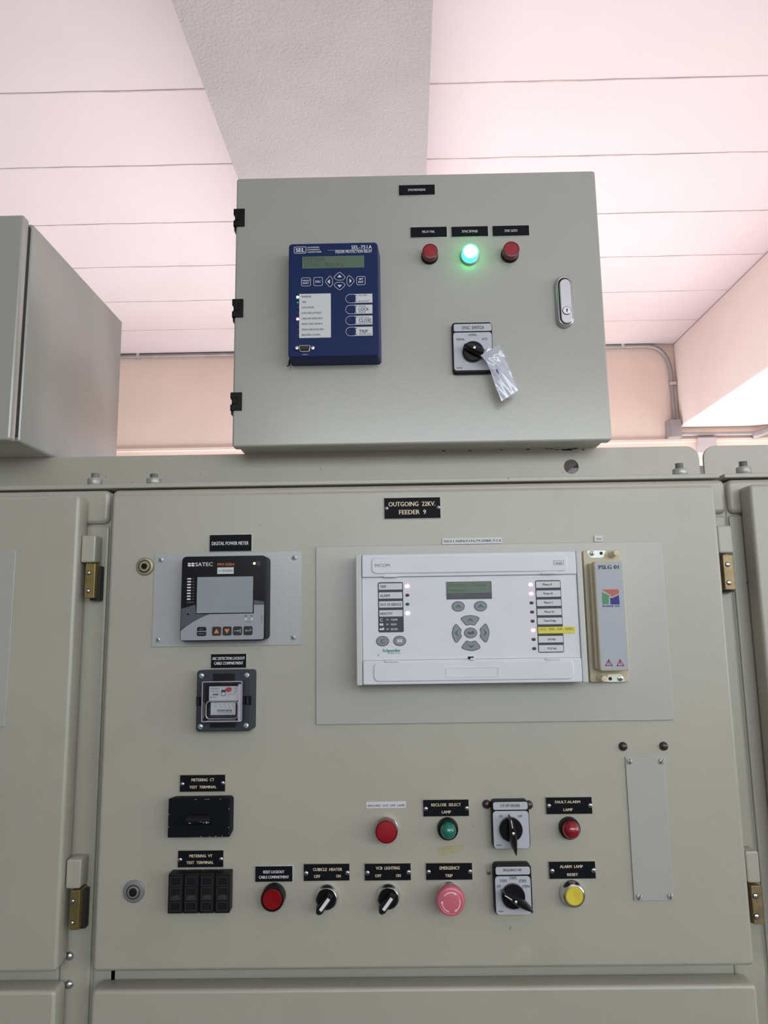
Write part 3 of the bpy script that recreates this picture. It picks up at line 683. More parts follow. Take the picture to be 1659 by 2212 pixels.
dp = s.build('serial_port', t, label='nine pin socket with silver rim')
for u in (640, 775): xx, zz = v_.p(u, 1553); s = MB(); s.lathe(xx, zz, [(.0032, y), (.0032, y - .004), (.0016, y - .0042)], STEEL, 6); s.build('jack_screw', dp)
s = MB(); a, b = v_.on(YB - .004).p(572, 1660); s.tube([(a + .001, YB - .004, b + .004), (a, YB - .006, b - .004), (a + .001, YB - .012, b - .010), (a - .001, YB - .016, b - .013)], .0012, BLACKP, 8); s.build('cable_tail', t, label='short black cable end')
# lamps of the upper box
def push_lamp(u, v, r, label, lit):
    yy = YB - .020; vv = V2.on(yy); x, z = vv.p(u, v); R = kpx(vv, r)
    t = thing('indicator_lamp', (x, YB, z), label, 'lamp', 'lamps in a row on the upper control box')
    s = MB(); s.lathe(x, z, [(R * 1.10, YB), (R * 1.10, YB - .004), (R * 1.04, YB - .006)], BLACKP if not lit else SATIN, 36); s.build('bezel', t)
    s = MB(); s.lathe(x, z, [(R * 1.0, YB - .005), (R * 1.0, YB - .018), (R * .97, YB - .0198), (R * .90, YB - .020), (R * .88, YB - .0192), (R * .60, YB - .0194), (0, YB - .0195)], LEDGRR if lit else REDLR, 40); s.build('lens', t)
    s = MB(); s.lathe(x, z, [(R * .86, YB - .0190), (R * .86, YB - .0197), (R * .5, YB - .0199), (0, YB - .0199)], LEDGRN if lit else REDL, 36); s.build('lens_cap', t)
push_lamp(296, 603, 60, 'unlit red lamp under the RELAY FAIL plate', False)
push_lamp(586, 606, 63, 'brightly glowing green lamp under the SYNC BYPASS plate', True)
push_lamp(879, 589, 63, 'unlit red lamp under the SYNC AUTO plate', False)

# ------------------------------------------------------------------ cam switches
def cam_switch(view, y, body, lab, title, low, texts, label, knob, kr, hang, hlen, hback, hw, yk, line=None, depth=.013, fs=.0030, brand=None, wide=False):
    yf = y - depth; vv = view.on(yf); R = vv.r(*body)
    t = thing('rotary_switch', ((R[0] + R[1]) / 2, y, R[2]), label, 'switch')
    s = MB(); s.prism(rrect(*R, fs * 1.2, 5), yf, y, BLACKP, .0012); s.build('body', t)
    s = MB(); s.prism(rrect(*vv.r(*lab), fs * .6), yf - .0006, yf, SWWHITE, .0002); s.text(title[0], vv.r(*title[1]), yf - .0006, TXT, .0002, .01); s.build('title_plate', t)
    s = MB(); s.prism(rrect(*vv.r(*low), fs), yf - .0006, yf, SWWHITE, .0002)
    for st, r in texts: s.text(st, vv.r(*r), yf - .0006, TXT, .0002, .005)
    if brand: s.text('NAPNS', vv.r(*brand), yf - .0006, TXT, .0002, .0)
    s.build('dial_plate', t)
    kv = view.on(yf - .004); x, z = kv.p(*knob); K = kpx(kv, kr)
    s = MB(); s.lathe(x, z, [(K, yf - .0005), (K, yf - .006), (K * .93, yf - .0075), (0, yf - .0078)], BLACKG, 36); s.build('knob_base', t)
    f = K * hlen; b = K * hback; w = K * hw; n = 14
    def outline(sc):
        o = []
        for k in range(n + 1):
            q = k / n; L = f + b; px = f - L * q
            ww = w * math.sin(PI * min(max(q, 0.02), .98)) ** (.75 if not wide else .5)
            o.append((px, ww))
        o = o + [(px, -ww) for px, ww in reversed(o)]
        return [(px * sc[0], pz * sc[1]) for px, pz in o]
    c_, s_ = math.cos(math.radians(hang)), math.sin(math.radians(hang))
    lp = []
    for sc, yy in (((1, 1.0), yf - .006), ((1, .95), yf - .014), ((.97, .72), yf - .020), ((.92, .42), yf - .0225)):
        lp.append([(x + px * c_ - pz * s_, yy, z + px * s_ + pz * c_) for px, pz in outline(sc)])
    s = MB(); s.loops(lp, BLACKG); g = s.build('grip', t, ang=50)
    R_ = K * .13; s = MB(); s.lathe(x, z, [(R_ * 1.3, yf - .0215), (R_ * 1.3, yf - .0228)], HOLE, 16); s.lathe(x, z, [(R_, yf - .022), (R_, yf - .0234), (R_ * .4, yf - .0238)], STEEL, 14); s.build('screw', g)
    if line:
        a, c2 = line; s = MB(); yy = yf - .0226
        o = [(a * K, -.0005), (c2 * K, -.0005), (c2 * K, .0005), (a * K, .0005)]
        s.prism([(x + px * c_ - pz * s_, z + px * s_ + pz * c_) for px, pz in o], yy - .0006, yy + .0012, WHITE); s.build('pointer_mark', g)
    return t, (x, z, K, yf)
sw, info = cam_switch(V3, YB, (456, 120, 745, 481), (465, 132, 735, 184), ('SYNC. SWITCH', (524, 148, 680, 172)), (465, 193, 741, 464), [('NORMAL', (572, 203, 631, 219)), ('MANUAL', (485, 235, 543, 252)), ('AUTO', (665, 233, 706, 249))],
    'black and white rotary switch titled SYNC. SWITCH with a bag on its handle', (604, 330), 80, -24, 1.75, 1.0, .42, None, None, .010, .0045, (485, 442, 528, 454), True)
cam_switch(VE, 0, (240, 165, 686, 740), (249, 179, 661, 271), ('CUT-OFF GROUND', (333, 203, 570, 238)), (252, 286, 679, 734), [('ON', (321, 334, 356, 363)), ('OFF', (545, 334, 596, 363))],
    'rotary switch titled CUT-OFF GROUND with an upright pointed handle', (463, 508), 130, 97, 1.30, 1.88, .36, None, (.45, 1.1), .013, .0042, (290, 683, 350, 703))
cam_switch(VE, 0, (263, 925, 716, 1529), (279, 952, 690, 1046), ('FREQUENCY SW.', (370, 976, 595, 1010)), (279, 1064, 702, 1524), [('OFF', (293, 1168, 343, 1200)), ('STEP1', (330, 1104, 413, 1137)), ('STEP2', (442, 1068, 530, 1102)), ('STEP3', (556, 1104, 645, 1139)), ('STEP4', (595, 1169, 684, 1203))],
    'rotary switch titled FREQUENCY SW. with a slanting pointed handle', (492, 1308), 130, 149, 1.18, 1.75, .36, None, (.35, 1.05), .013, .0042, (310, 1475, 372, 1492))

# resealable bag hanging on the handle of the sync switch
BAG = bpy.data.materials.new('clear_bag_film'); BAG.use_nodes = True; nt = BAG.node_tree; nt.nodes.clear()
om = nt.nodes.new('ShaderNodeOutputMaterial'); mx = nt.nodes.new('ShaderNodeMixShader'); tp = nt.nodes.new('ShaderNodeBsdfTransparent'); pb = nt.nodes.new('ShaderNodeBsdfPrincipled')
pb.inputs['Base Color'].default_value = (.75, .78, .86, 1); pb.inputs['Roughness'].default_value = .12; pb.inputs['Metallic'].default_value = .15; mx.inputs[0].default_value = .6
nt.links.new(tp.outputs[0], mx.inputs[1]); nt.links.new(pb.outputs[0], mx.inputs[2]); nt.links.new(mx.outputs[0], om.inputs[0])
BW = mat('bag_ridge', (.70, .71, .80), .25)
yb0 = YB - .036
def bagpt(s_, t_, dy=0.0):
    # left edge and right edge of the bag as curves in the SYNC close-up
    Lc = [(722, 805), (850, 950), (915, 1100), (1000, 1370), (1137, 1722)]; Rc = [(1085, 592), (1165, 730), (1225, 870), (1325, 1140), (1474, 1502)]
    q = t_ * 4; i = min(int(q), 3); f = q - i
    L = Vector(Lc[i]).lerp(Vector(Lc[i + 1]), f); R = Vector(Rc[i]).lerp(Vector(Rc[i + 1]), f); p = L.lerp(R, s_)
    yy = yb0 + .010 * t_ * t_ + .004 * math.sin(t_ * 5) + dy
    x, z = VS.on(yy).p(p.x, p.y); return (x, yy, z)
bx_, by_, bz_ = bagpt(.5, 1)
t = thing('plastic_bag', (bx_, by_, bz_), 'small clear resealable bag with a printed card, hanging from the sync switch handle', 'plastic bag')
NS, NT = 14, 30; s = MB()
def crk(i, j): return .0011 * math.sin(i * 1.9 + j * .7) * math.sin(j * 1.3 + i * .5) * (1 if 6 < j < NT else .15)
F = [[bagpt(i / NS, j / NT, -.0012 * math.sin(PI * i / NS) * (1 if j > 7 else .2) - crk(i, j)) for i in range(NS + 1)] for j in range(NT + 1)]
Bk = [[bagpt(i / NS, j / NT, .0014 * math.sin(PI * i / NS) * (1 if j > 7 else .2) + .0002 + crk(i + 3, j)) for i in range(NS + 1)] for j in range(NT + 1)]
s.grid(F, BAG); s.grid(Bk, BAG); s.build('film', t, ang=60)
s = MB()
for j in range(8):
    tt = .015 + j * .026; s.tube([bagpt(i / 8, tt, -.0012) for i in range(9)], .00028, BW, 6)
for e in (0, 1): s.tube([bagpt(e, j / 16, -.0005) for j in range(17)], .0003, BW, 6)
s.tube([bagpt(i / 8, 1, -.0005) for i in range(9)], .0004, BW, 6)
s.build('zip_seal', t)
s = MB(); C_ = [[bagpt(.16 + .70 * i / 6, .46 + .50 * j / 12, -.0001) for i in range(7)] for j in range(13)]
s.grid(C_, mat('card_white', (.74, .74, .86), .5)); 
LN = mat('lilac_rule', (.42, .42, .60), .5)
for j in range(8): s.tube([bagpt(.20 + .62 * i / 5, .74 + .03 * j, -.0006) for i in range(6)], .00016, LN, 5)
s.tube([bagpt(.34, .56 + .03 * j, -.0008) for j in range(3)], .0016, mat('blue_grey_print', (.16, .20, .34), .5), 8); s.tube([bagpt(.36, .62 + .02 * j, -.0008) for j in range(3)], .0006, mat('blue_grey_print', (.16, .20, .34), .5), 6)
for a, b in ((.10, .51), (.13, .60), (.34, .50), (.60, .54), (.28, .72), (.45, .71), (.62, .70)): s.tube([bagpt(a, b, -.0007), bagpt(a + .08, b, -.0007)], .0005, LN, 6)
s.build('printed_card', t)
# loop of film over the handle
x, z, K, yf = info
s = MB(); a = bagpt(.18, 0.02, 0); b = bagpt(.62, .02, 0); c = (x + K * .75, yf - .023, z - K * .75); d = (x + K * .95, yf - .023, z - K * .10)
s.grid([[a, b], [Vector(a).lerp(Vector(c), .5) + Vector((0, -.002, 0)), Vector(b).lerp(Vector(d), .5) + Vector((0, -.002, 0))], [c, d]], BAG); s.build('loop', t)

# ------------------------------------------------------------------ meter and its adapter plate
R = V6.on(-.0015).q((150, 242), (1538, 218), (1527, 1103), (119, 1129))
t = thing('adapter_plate', ((R[0] + R[1]) / 2, 0, R[2]), 'silver grey rectangular plate screwed behind the square power meter', 'plate')
s = MB(); s.box(R[0], R[1], -.0015, 0, R[2], R[3], METERP, .0004); s.build('plate', t)
for u, v in ((210, 303), (1467, 281), (183, 1055), (1458, 1033)): screw(V6, u, v, 25, -.0015, mat('pale_screw', (.55, .56, .58), .35, .5), 'cross', t, random.randint(0, 80))
YM = -.024; v_ = VW.on(YM); y = YM - .0003
R = v_.q((98, 103), (1543, 70), (1522, 1520), (66, 1557))
t = thing('power_meter', ((R[0] + R[1]) / 2, -.0015, R[2]), 'square black and grey power meter with a screen and five keys', 'meter')
s = MB(); o = rrect(*R, .006, 5); s.prism(o, YM, -.0015, BLACKP, .0018, 3, back=rrect(R[0] + .001, R[1] + .0022, R[2] + .001, R[3] - .0005, .006, 5)); s.build('case', t)
FR = v_.q((108, 112), (1510, 82), (1500, 1508), (84, 1530)); s = MB()
o = rrect(*FR, .0045, 4); s.flat(o, YM, BLACKG, .0002)
x0, x1, z0, z1 = FR
def cl(l): return [(min(max(px, x0), x1), max(pz, z0)) for px, pz in pv2(*l)]
pv2 = lambda *l: [v_.p(a, b) for a, b in l]
s.flat(cl([(80, 1372), (180, 1290), (300, 1210), (430, 1140), (570, 1080), (1330, 1066), (1330, 921), (1510, 918), (1510, 1470), (1492, 1500), (1460, 1512), (130, 1532), (95, 1525), (82, 1500)]), YM - .0002, LGREY, .0001)
s.flat(cl([(88, 990), (330, 918), (345, 1076), (570, 1082), (430, 1140), (300, 1210), (180, 1290), (84, 1368)]), YM - .0002, SWOOSH, .00015)
s.flat(cl([(1330, 838), (1510, 862), (1510, 917), (1330, 920)]), YM - .0002, SWOOSH, .00015)
s.build('front_overlay', t)
s = MB()
s.text('SATEC', v_.r(333, 198, 630, 262), y, WHITE, .0002, .01); s.text('PM135EH', v_.r(713, 208, 992, 255), y, ORANGE, .0002, .01)
for a, b, c, d in ((203, 205, 256, 228), (203, 236, 256, 266), (264, 203, 320, 228), (264, 236, 318, 266)): s.flat(rrect(*v_.r(a, b, c, d), .0009, 3), y, WHITE, .0001)
s.text('LOAD %', v_.r(183, 862, 305, 890), y, TXTG, .0002); s.text('Wh', v_.r(182, 1010, 243, 1035), y, TXTG, .0002)
s.text('RX', v_.r(1176, 1098, 1216, 1122), y, TXT, .0002, .01); s.text('TX', v_.r(1275, 1098, 1313, 1122), y, TXT, .0002, .01); s.text('COM1', v_.r(1192, 1200, 1290, 1225), y, TXTG, .0002)
s.ring(rrect(*v_.r(1375, 176, 1445, 246), .0008), .0003, y, TXTG); s.text('I', v_.r(1403, 192, 1417, 230), y, TXTG, .0002)
s.text('PLANTATEG', v_.r(1455, 1100, 1475, 1235), y, TXTG, .0002, 0, rot=-90)
for k, tx in enumerate(('110', '100', '90', '80', '70', '60', '50', '40')): s.text(tx, v_.r(282 - k * 1, 468 + 49.6 * k, 314 - k, 486 + 49.6 * k), y, TXTG, .0002)
s.ring(ell(*v_.p(208, 1078), kpx(v_, 26)), .0004, y, TXTG); s.flat(ell(*v_.p(208, 1080), kpx(v_, 20)), y, BLACKG, .0002)
s.build('lettering', t)
for k in range(8):
    s = MB(); s.flat(rrect(*v_.r(196 - k * 1.2, 465 + 49.6 * k, 262 - k * 1.4, 488 + 49.6 * k), .0005, 3), y, WHITE, .0003); s.build('load_bar', t)
s = MB(); s.lathe(*v_.p(1339, 214), [(kpx(v_, 22), y), (kpx(v_, 18), y - .0008), (0, y - .001)], LEDY, 16); s.build('indicator_light', t)
for u, v in ((1192, 1163), (1293, 1163)): s = MB(); s.lathe(*v_.p(u, v), [(kpx(v_, 17), y), (kpx(v_, 14), y - .0005), (0, y - .0007)], WHITE, 16); s.build('indicator_light', t)
s = MB(); R = v_.q((360, 445), (1327, 430), (1318, 1060), (345, 1078)); s.prism(rrect(*R, .001, 3), y - .0006, y, BLACKG, .0003); Q = v_.q((365, 449), (1324, 434), (1310, 1050), (358, 1066)); s.flat(rrect(*Q, .0008, 3), y - .0006, SCREEN, .0001); s.build('screen', t)
s = MB(); s.flat(rrect(*v_.q((710, 284), (987, 280), (989, 390), (707, 395))), y, LWHITE, .0003); s.text('จ.153/2561', v_.r(728, 320, 975, 355), y - .0003, TXT, .0001, .01); s.build('sticker', t, label='small white number sticker')
def mkey(r, parts):
    s = MB(); s.prism(rrect(*v_.r(*r), .0022, 4), y - .0008, y, DGREY if len(parts) == 1 else BLACKP, .0003)
    for kind, m, d in parts:
        if kind == 'p': s.flat(pv2(*d), y - .0008, m, .0002)
        else: s.text(kind, v_.r(*d), y - .0008, m, .0002, .01)
    s.build('button', t)
mkey((362, 1298, 518, 1452), [('ESC', TXTG, (403, 1325, 481, 1353)), ('MENU', TXTG, (384, 1402, 496, 1430)), ('p', LGREY, [(360, 1368), (520, 1366), (520, 1380), (360, 1382)])])
mkey((620, 1293, 773, 1446), [('p', ORANGE, [(697, 1330), (742, 1405), (652, 1407)])])
mkey((800, 1290, 952, 1443), [('p', ORANGE, [(830, 1334), (920, 1332), (875, 1410)])])
mkey((977, 1288, 1130, 1440), [('p', LGREY, [(995, 1359), (1060, 1358), (1060, 1343), (1090, 1364), (1060, 1385), (1060, 1370), (995, 1371)])])
s = MB(); s.flat(pv2((1095, 1330), (1109, 1330), (1109, 1398), (1095, 1398)), y - .0009, LGREY, .0002); s.build('button_mark', t)
mkey((1157, 1284, 1309, 1437), [('p', LGREY, [(1180, 1361), (1210, 1340), (1210, 1355), (1273, 1354), (1273, 1328), (1285, 1328), (1285, 1367), (1210, 1368), (1210, 1383)])])

# ------------------------------------------------------------------ arc lockout relay with clear cover
YR = -.018; v_ = VR.on(YR); y = YR
R = v_.q((262, 190), (1492, 168), (1462, 1545), (232, 1570))
t = thing('lockout_relay', ((R[0] + R[1]) / 2, 0, R[2]), 'dark slate lockout relay with clear cover, four slotted screws and tiny red flag', 'relay')
s = MB(); s.prism(rrect(*R, .004, 4), YR, 0, SLATE, .0016, 2, back=rrect(R[0] + .001, R[1] + .0032, R[2] + .001, R[3] - .0005, .004, 4))
s.flat(rrect(*v_.r(622, 258, 1118, 412)), y, BLACKP, .0003); s.flat(rrect(*v_.r(558, 1378, 1130, 1468)), y, BLACKP, .0003)
s.build('housing', t)
for a, b, c, d in ((250, 785, 375, 980), (1325, 758, 1482, 965)):
    s = MB(); r_ = v_.r(a, b, c, d); s.flat(rrect(*r_), y, HOLE, .0003); w = r_[1] - r_[0]; xx = r_[0] + w * (.42 if a < 500 else .5)
    s.box(xx - .0006, xx + .0006, y - .0035, y, r_[2] + .001, r_[3] - .001, SLATE, .0003); s.build('latch', t)
for u, v, m in ((368, 308, 0), (1382, 297, 1), (342, 1447, 2), (1366, 1424, 3)): screw(VR, u, v, 55, y, mat('pale_nickel', (.55, .66, .62), .35, .6), 'slot', t, (-15, 45, -25, 60)[m], .25)
YI = y - .002; v2 = VR.on(YI)
s = MB(); s.flat(rrect(*v2.q((445, 500), (1235, 480), (1220, 1290), (425, 1310))), y, BLACKP, .0016)
s.prism(rrect(*v2.r(555, 905, 1180, 1245), .002, 3), YI - .002, YI, SLATE, .0005)
inn = s.build('relay_insert', t)
s = MB(); yy = YI - .0021; s.flat(rrect(*v2.q((548, 548), (1208, 535), (1195, 860), (545, 865))), YI, LWHITE, .0021); s.flat(rrect(*v2.q((590, 900), (1140, 890), (1135, 1172), (582, 1182))), YI - .002, LWHITE, .0006)
for st, r in (('SIEMENS', (568, 580, 772, 612)), ('7PA2261', (570, 642, 766, 672)), ('60 VDC', (570, 768, 720, 800)), ('CE', (1100, 566, 1175, 612)), ('EAC', (1112, 640, 1170, 685))): s.text(st, v2.r(*r), yy, TXTG, .0002, .01)
s.flat(rrect(*v2.r(628, 705, 758, 742)), yy, TXTG, .0002); s.line(v2.p(935, 722), v2.p(1128, 712), .0004, yy, TXTG, .0002)
s.frame(rrect(*v2.r(820, 622, 913, 752)), rrect(*v2.r(830, 632, 903, 742)), yy - .0004, yy, DGREY); s.flat(rrect(*v2.r(830, 632, 903, 672)), yy, SLATE, .0003); s.flat(rrect(*v2.r(830, 700, 903, 740)), yy, WHITE, .0003)
y3 = YI - .0026
for k in range(4): s.line(v2.p(780 + 92 * k, 935), v2.p(812 + 92 * k, 980), .0003, y3, TXTG, .0002); s.flat(ell(*v2.p(822 + 92 * k, 1008), kpx(v2, 9), n=8), y3, TXTG, .0002)
for k in range(2): s.flat(ell(*v2.p(683, 905 + 72 * k), kpx(v2, 10), n=8), y3, TXT, .0002)
for k in range(26):
    w_ = random.choice((5, 8, 10)); s.flat(rrect(*v2.r(730 + k * 13, 1055, 730 + k * 13 + w_, 1108)), y3, TXTG, .0002)
s.text('ZUA0E1A0D00 ZUM', v2.r(730, 1118, 1070, 1145), y3, TXTG, .0002)
s.build('printed_label', inn)
s = MB(); s.prism(smooth_poly([v2.p(905, 625), v2.p(960, 560), v2.p(1050, 565), v2.p(1048, 640), v2.p(985, 668)], .3), yy - .003, yy, REDF, .0005); s.build('trip_flag', inn, label='red trip flag')
s = MB(); Q = v2.q((490, 880), (1205, 860), (1195, 1255), (485, 1270)); o = rrect(*Q, .005, 6); s.tube([(a, YI - .0045, b) for a, b in o] + [(o[0][0], YI - .0045, o[0][1])], .0009, SILV, 8); s.build('wire_bail', inn)
YCc = y - .020; v3 = VR.on(YCc)
Q = VR.on(y - .014).q((400, 435), (1305, 408), (1293, 1318), (395, 1335)); s = MB(); k_ = .0012
s.prism(rrect(*Q, .002, 3), YCc, YCc + k_, CLEAR)
o = rrect(*Q, .002, 3); s.frame(o, inset(o, k_), YCc + k_ + .0002, y - .0003, CLEAR); s.build('clear_cover', t, label='transparent plastic cover')
s = MB(); s.frame(o, inset(o, .0011), YCc - .0004, YCc, mat('cover_edge', (.45, .43, .52), .2)); xx = Q[1] - .0062; s.box(xx + .001, xx + .0045, YCc - .0003, YCc, Q[2] + .001, Q[3] - .004, mat('cover_edge', (.45, .43, .52), .2)); s.build('cover_rim', t)

# ------------------------------------------------------------------ large adapter plate, pale relay and test block
R = PX.on(-.001).q((682.9, 1182.5), (1426, 1168.6), (1456.4, 1554.3), (682.9, 1566)); YP = -.003
s = MB(); s.box(R[0], R[1], YP, 0, R[2], R[3], PLATEP, .0006); s.build('mounting_plate', label='large plain grey plate behind the wide pale relay and the cream block', cat='plate')
YQ = -.042; va = VA.on(YQ); vb = VB.on(YQ)
L0 = (va.p(397, 232)[0] + va.p(405, 1380)[0]) / 2; R0 = (vb.p(815, 186)[0] + vb.p(878, 1262)[0]) / 2
Tz = (va.p(397, 232)[1] + vb.p(815, 186)[1]) / 2; Bz = (va.p(405, 1380)[1] + vb.p(878, 1262)[1]) / 2
LT = va.p(457, 800)[0]; RT = (vb.p(763, 186)[0] + vb.p(826, 1262)[0]) / 2
z_a = (va.p(600, 432)[1] + vb.p(600, 380)[1]) / 2; z_b = (va.p(600, 1161)[1] + vb.p(600, 1062)[1]) / 2
t = thing('protection_relay', ((L0 + R0) / 2, YP, Bz), 'wide pale grey protection relay with arrow keys, small screen and lit red lights', 'relay')
s = MB(); s.box(LT - .0005, RT + .0005, YQ + .004, YP, Bz + .0015, Tz - .0015, RELS, .001); s.build('case', t)
for a, b in ((L0, LT - .0006), (RT + .0006, R0)): s = MB(); s.box(a, b, YQ + .001, YP, Bz, Tz, RELS, .0012); s.build('side_trim', t)
s = MB(); s.box(LT, RT, YQ + .0028, YQ + .012, z_b + .0004, z_a - .0004, RELW, .0004); s.build('front_panel', t)
yq = YQ + .0028
s = MB(); s.box(LT, RT, YQ, YQ + .02, z_a, Tz - .0008, RELW, .0012)
x0 = va.p(535, 330)[0]; x1 = vb.p(700, 290)[0]; s.prism(rrect(x0, x1, z_a + .004, Tz - .0045, .007, 5), YQ - .0016, YQ, RELW, .0016, 3); fl = s.build('upper_flap', t)
s = MB(); s.text('MiCOM', va.r(565, 317, 696, 343), YQ - .0016, TXTG, .0002, .005); s.build('lettering', fl)
s = MB(); s.flat(rrect(*vb.r(587, 268, 665, 301)), YQ - .0016, LWHITE, .0003); s.ring(rrect(*vb.r(586, 267, 666, 302)), .0003, YQ - .0019, TXTG); s.text('P143', vb.r(607, 283, 649, 297), YQ - .0019, TXT, .0002, .01); s.build('type_sticker', fl)
s = MB(); s.box(LT, RT, YQ, YQ + .02, Bz + .0008, z_b, RELW, .0012); x1 = vb.p(752, 1150)[0]
s.prism(rrect(x0 + .001, x1, Bz + .0045, z_b - .002, .007, 5), YQ - .0016, YQ, RELW, .0016, 3)
Q = (va.p(1187, 1262)[0], vb.p(138, 1172)[0], va.p(1400, 1303)[1], va.p(1400, 1217)[1]); s.frame(rrect(*Q), inset(rrect(*Q), .0008), YQ - .0022, YQ - .0016, RELW); s.build('lower_flap', t)
for vv, a, b, c, d in ((va, 640, 416, 768, 434), (va, 652, 1158, 780, 1175), (vb, 485, 366, 607, 380), (vb, 520, 1062, 645, 1078)):
    s = MB(); r_ = vv.r(a, b, c, d); s.box(r_[0], r_[1], YQ - .0025, YQ + .004, r_[2], r_[3], RELW, .0008); s.build('flap_tab', t)
r_ = va.r(1384, 1130, 1438, 1160); s = MB(); s.box(r_[0] - .0004, r_[1] - .001, yq - .0004, yq, r_[2], r_[3] + .0005, HOLE); s.box(r_[0] + .002, r_[1], YQ - .0022, yq, r_[2], r_[3] - .001, LWHITE, .0006); s.build('latch', t)
# left legend
v_ = VA.on(yq); y = yq
INK = mat('legend_slate', (.045, .047, .075), .5)
s = MB(); s.flat(rrect(*v_.q((591, 477), (810, 474), (820, 913), (597, 915)), .002, 3), y, INK, .0003); lg = s.build('legend_panel', t)
s = MB()
for r in ((600, 486, 804, 541), (601, 564, 804, 619), (603, 642, 806, 697), (605, 720, 808, 776)): s.flat(rrect(*v_.r(*r), .0006, 2), y - .0003, LWHITE, .0003)
for st, r in (('TRIP', (611, 504, 664, 526)), ('ALARM', (611, 582, 697, 605)), ('OUT OF SERVICE', (612, 659, 797, 683)), ('HEALTHY', (612, 739, 720, 761))): s.text(st, v_.r(*r), y - .0006, TXT, .0002, .012)
for st, r in (('C', (611, 792, 634, 820)), ('=', (665, 798, 687, 808)), ('=', (665, 840, 687, 850)), ('=', (665, 881, 687, 891)), ('CLEAR', (704, 794, 764, 812)), ('READ', (706, 836, 755, 852)), ('ENTER', (706, 878, 766, 895))): s.text(st, v_.r(*r), y - .0003, WHITE, .0002, .015)
for a, b, c in ((608, 622, 836), (625, 639, 836)): s.flat(rrect(*v_.r(a, c, b, c + 20), .0003, 2), y - .0003, WHITE, .0002)
s.flat([v_.p(*p) for p in ((603, 887), (617, 875), (617, 881), (632, 881), (632, 873), (646, 873), (646, 894), (617, 894), (617, 899))], y - .0003, WHITE, .0002)
s.build('lettering', lg)
def led(u, v, r, m, vv=None):
    q = (vv or v_); x, z = q.p(u, v); R_ = kpx(q, r); s = MB()
    lp = [(1, 0), (.9, .25), (.5, .4), (0.01, .45)]
    s.loops([[(x + R_ * a * 1.15 * math.cos(2 * PI * k / 20), y - R_ * b, z + R_ * a * .85 * math.sin(2 * PI * k / 20)) for k in range(20)] for a, b in lp], m); s.build('indicator_light', t)
led(848, 511, 18, LEDR); led(850, 590, 16, LEDD); led(851, 668, 16, LEDO); led(852, 747, 18, LEDG)
for k in range(8):
    lit = k in (0, 1, 5); led(400 + 4.3 * k, 463 + 74.4 * k, 15.5 if lit else 15, LEDR if lit else LEDD, VB.on(yq))
# screen
s = MB(); vx = VX.on(yq); s.flat(rrect(*vx.q((45, 88), (1318, 72), (1338, 568), (62, 582))), y, LCD, .0003); s.flat(rrect(*vx.q((55, 408), (1328, 398), (1338, 568), (62, 582))), y - .0003, LCDB, .0001); s.ring(rrect(*vx.q((45, 88), (1318, 72), (1338, 568), (62, 582))), .0006, y - .0003, LCDB, .0002)
for st, r, m in (('Alarms / Faults', (92, 128, 1180, 215), LCDT), ('Present', (92, 280, 600, 362), LCDT), ('HOTKEY', (170, 440, 600, 520), LCD)): s.text(st, vx.r(*r), y - .0005, m, .0001)
s.line(vx.p(692, 400), vx.p(694, 555), .0005, y - .0004, LCD, .0002); s.build('display', t)
def fkey(o, syms, sm=GREEN):
    s = MB(); s.prism(o, y - .0004, y, KEYR); ax = [p[0] for p in o]; az = [p[1] for p in o]; mx_, mz_ = (min(ax) + max(ax)) / 2, (min(az) + max(az)) / 2
    kx_ = 1 - .0018 / (max(ax) - min(ax)); kz_ = 1 - .0018 / (max(az) - min(az)); oo = [(mx_ + (a - mx_) * kx_, mz_ + (b - mz_) * kz_) for a, b in (o if area2(o) > 0 else o[::-1])]; s.prism(oo, y - .0008, y, KEYG); kk = s.build('button', t)
    s = MB()
    for q in syms: s.flat(q, y - .0008, sm, .0002)
    s.build('arrow_mark', kk)
X = lambda *l: [vx.p(a, b) for a, b in l]
def oval(vv, u, v, ru, rv): x, z = vv.p(u, v); return ell(x, z, kpx(vv, ru), kpx(vv, rv), 32)
def chev(u, v): return X((u, v - 53), (u + 108, v + 53), (u, v + 10), (u - 108, v + 53))
fkey(oval(vx, 389, 780, 182, 144), [chev(389, 780)]); fkey(oval(vx, 1014, 772, 182, 144), [chev(1014, 770)])
fkey(smooth_poly(X((450, 1110), (560, 1048), (720, 1022), (880, 1042), (990, 1100), (970, 1160), (850, 1322), (735, 1290), (610, 1322), (470, 1160)), .25, 3), [X((722, 1106), (832, 1218), (722, 1166), (615, 1222))])
fkey(smooth_poly(X((620, 1735), (740, 1775), (870, 1732), (1000, 1880), (1015, 1950), (900, 2012), (755, 2034), (600, 2005), (480, 1950), (500, 1880)), .25, 3), [X((755, 1950), (862, 1835), (752, 1893), (640, 1838))])
fkey(smooth_poly(X((320, 1262), (355, 1285), (490, 1440), (455, 1530), (497, 1625), (370, 1790), (320, 1805), (245, 1690), (207, 1530), (240, 1370)), .25, 3), [X((288, 1528), (398, 1415), (345, 1528), (402, 1640))])
fkey(smooth_poly(X((1140, 1255), (1190, 1280), (1250, 1410), (1268, 1530), (1240, 1670), (1190, 1790), (1130, 1790), (985, 1625), (1025, 1530), (982, 1430)), .25, 3), [X((1196, 1520), (1083, 1410), (1138, 1520), (1090, 1632))])
fkey(oval(vx, 736, 1524, 182, 144), [X((632, 1525), (685, 1478), (690, 1498), (775, 1498), (775, 1470), (835, 1468), (835, 1558), (700, 1562), (685, 1578))], KEYR)
fkey(oval(v_, 633, 991, 56, 44), []); fkey(oval(v_, 782, 989, 56, 44), [])
s = MB(); s.text('C', v_.r(617, 972, 650, 1011), y - .0008, KEYR, .0002, .03)
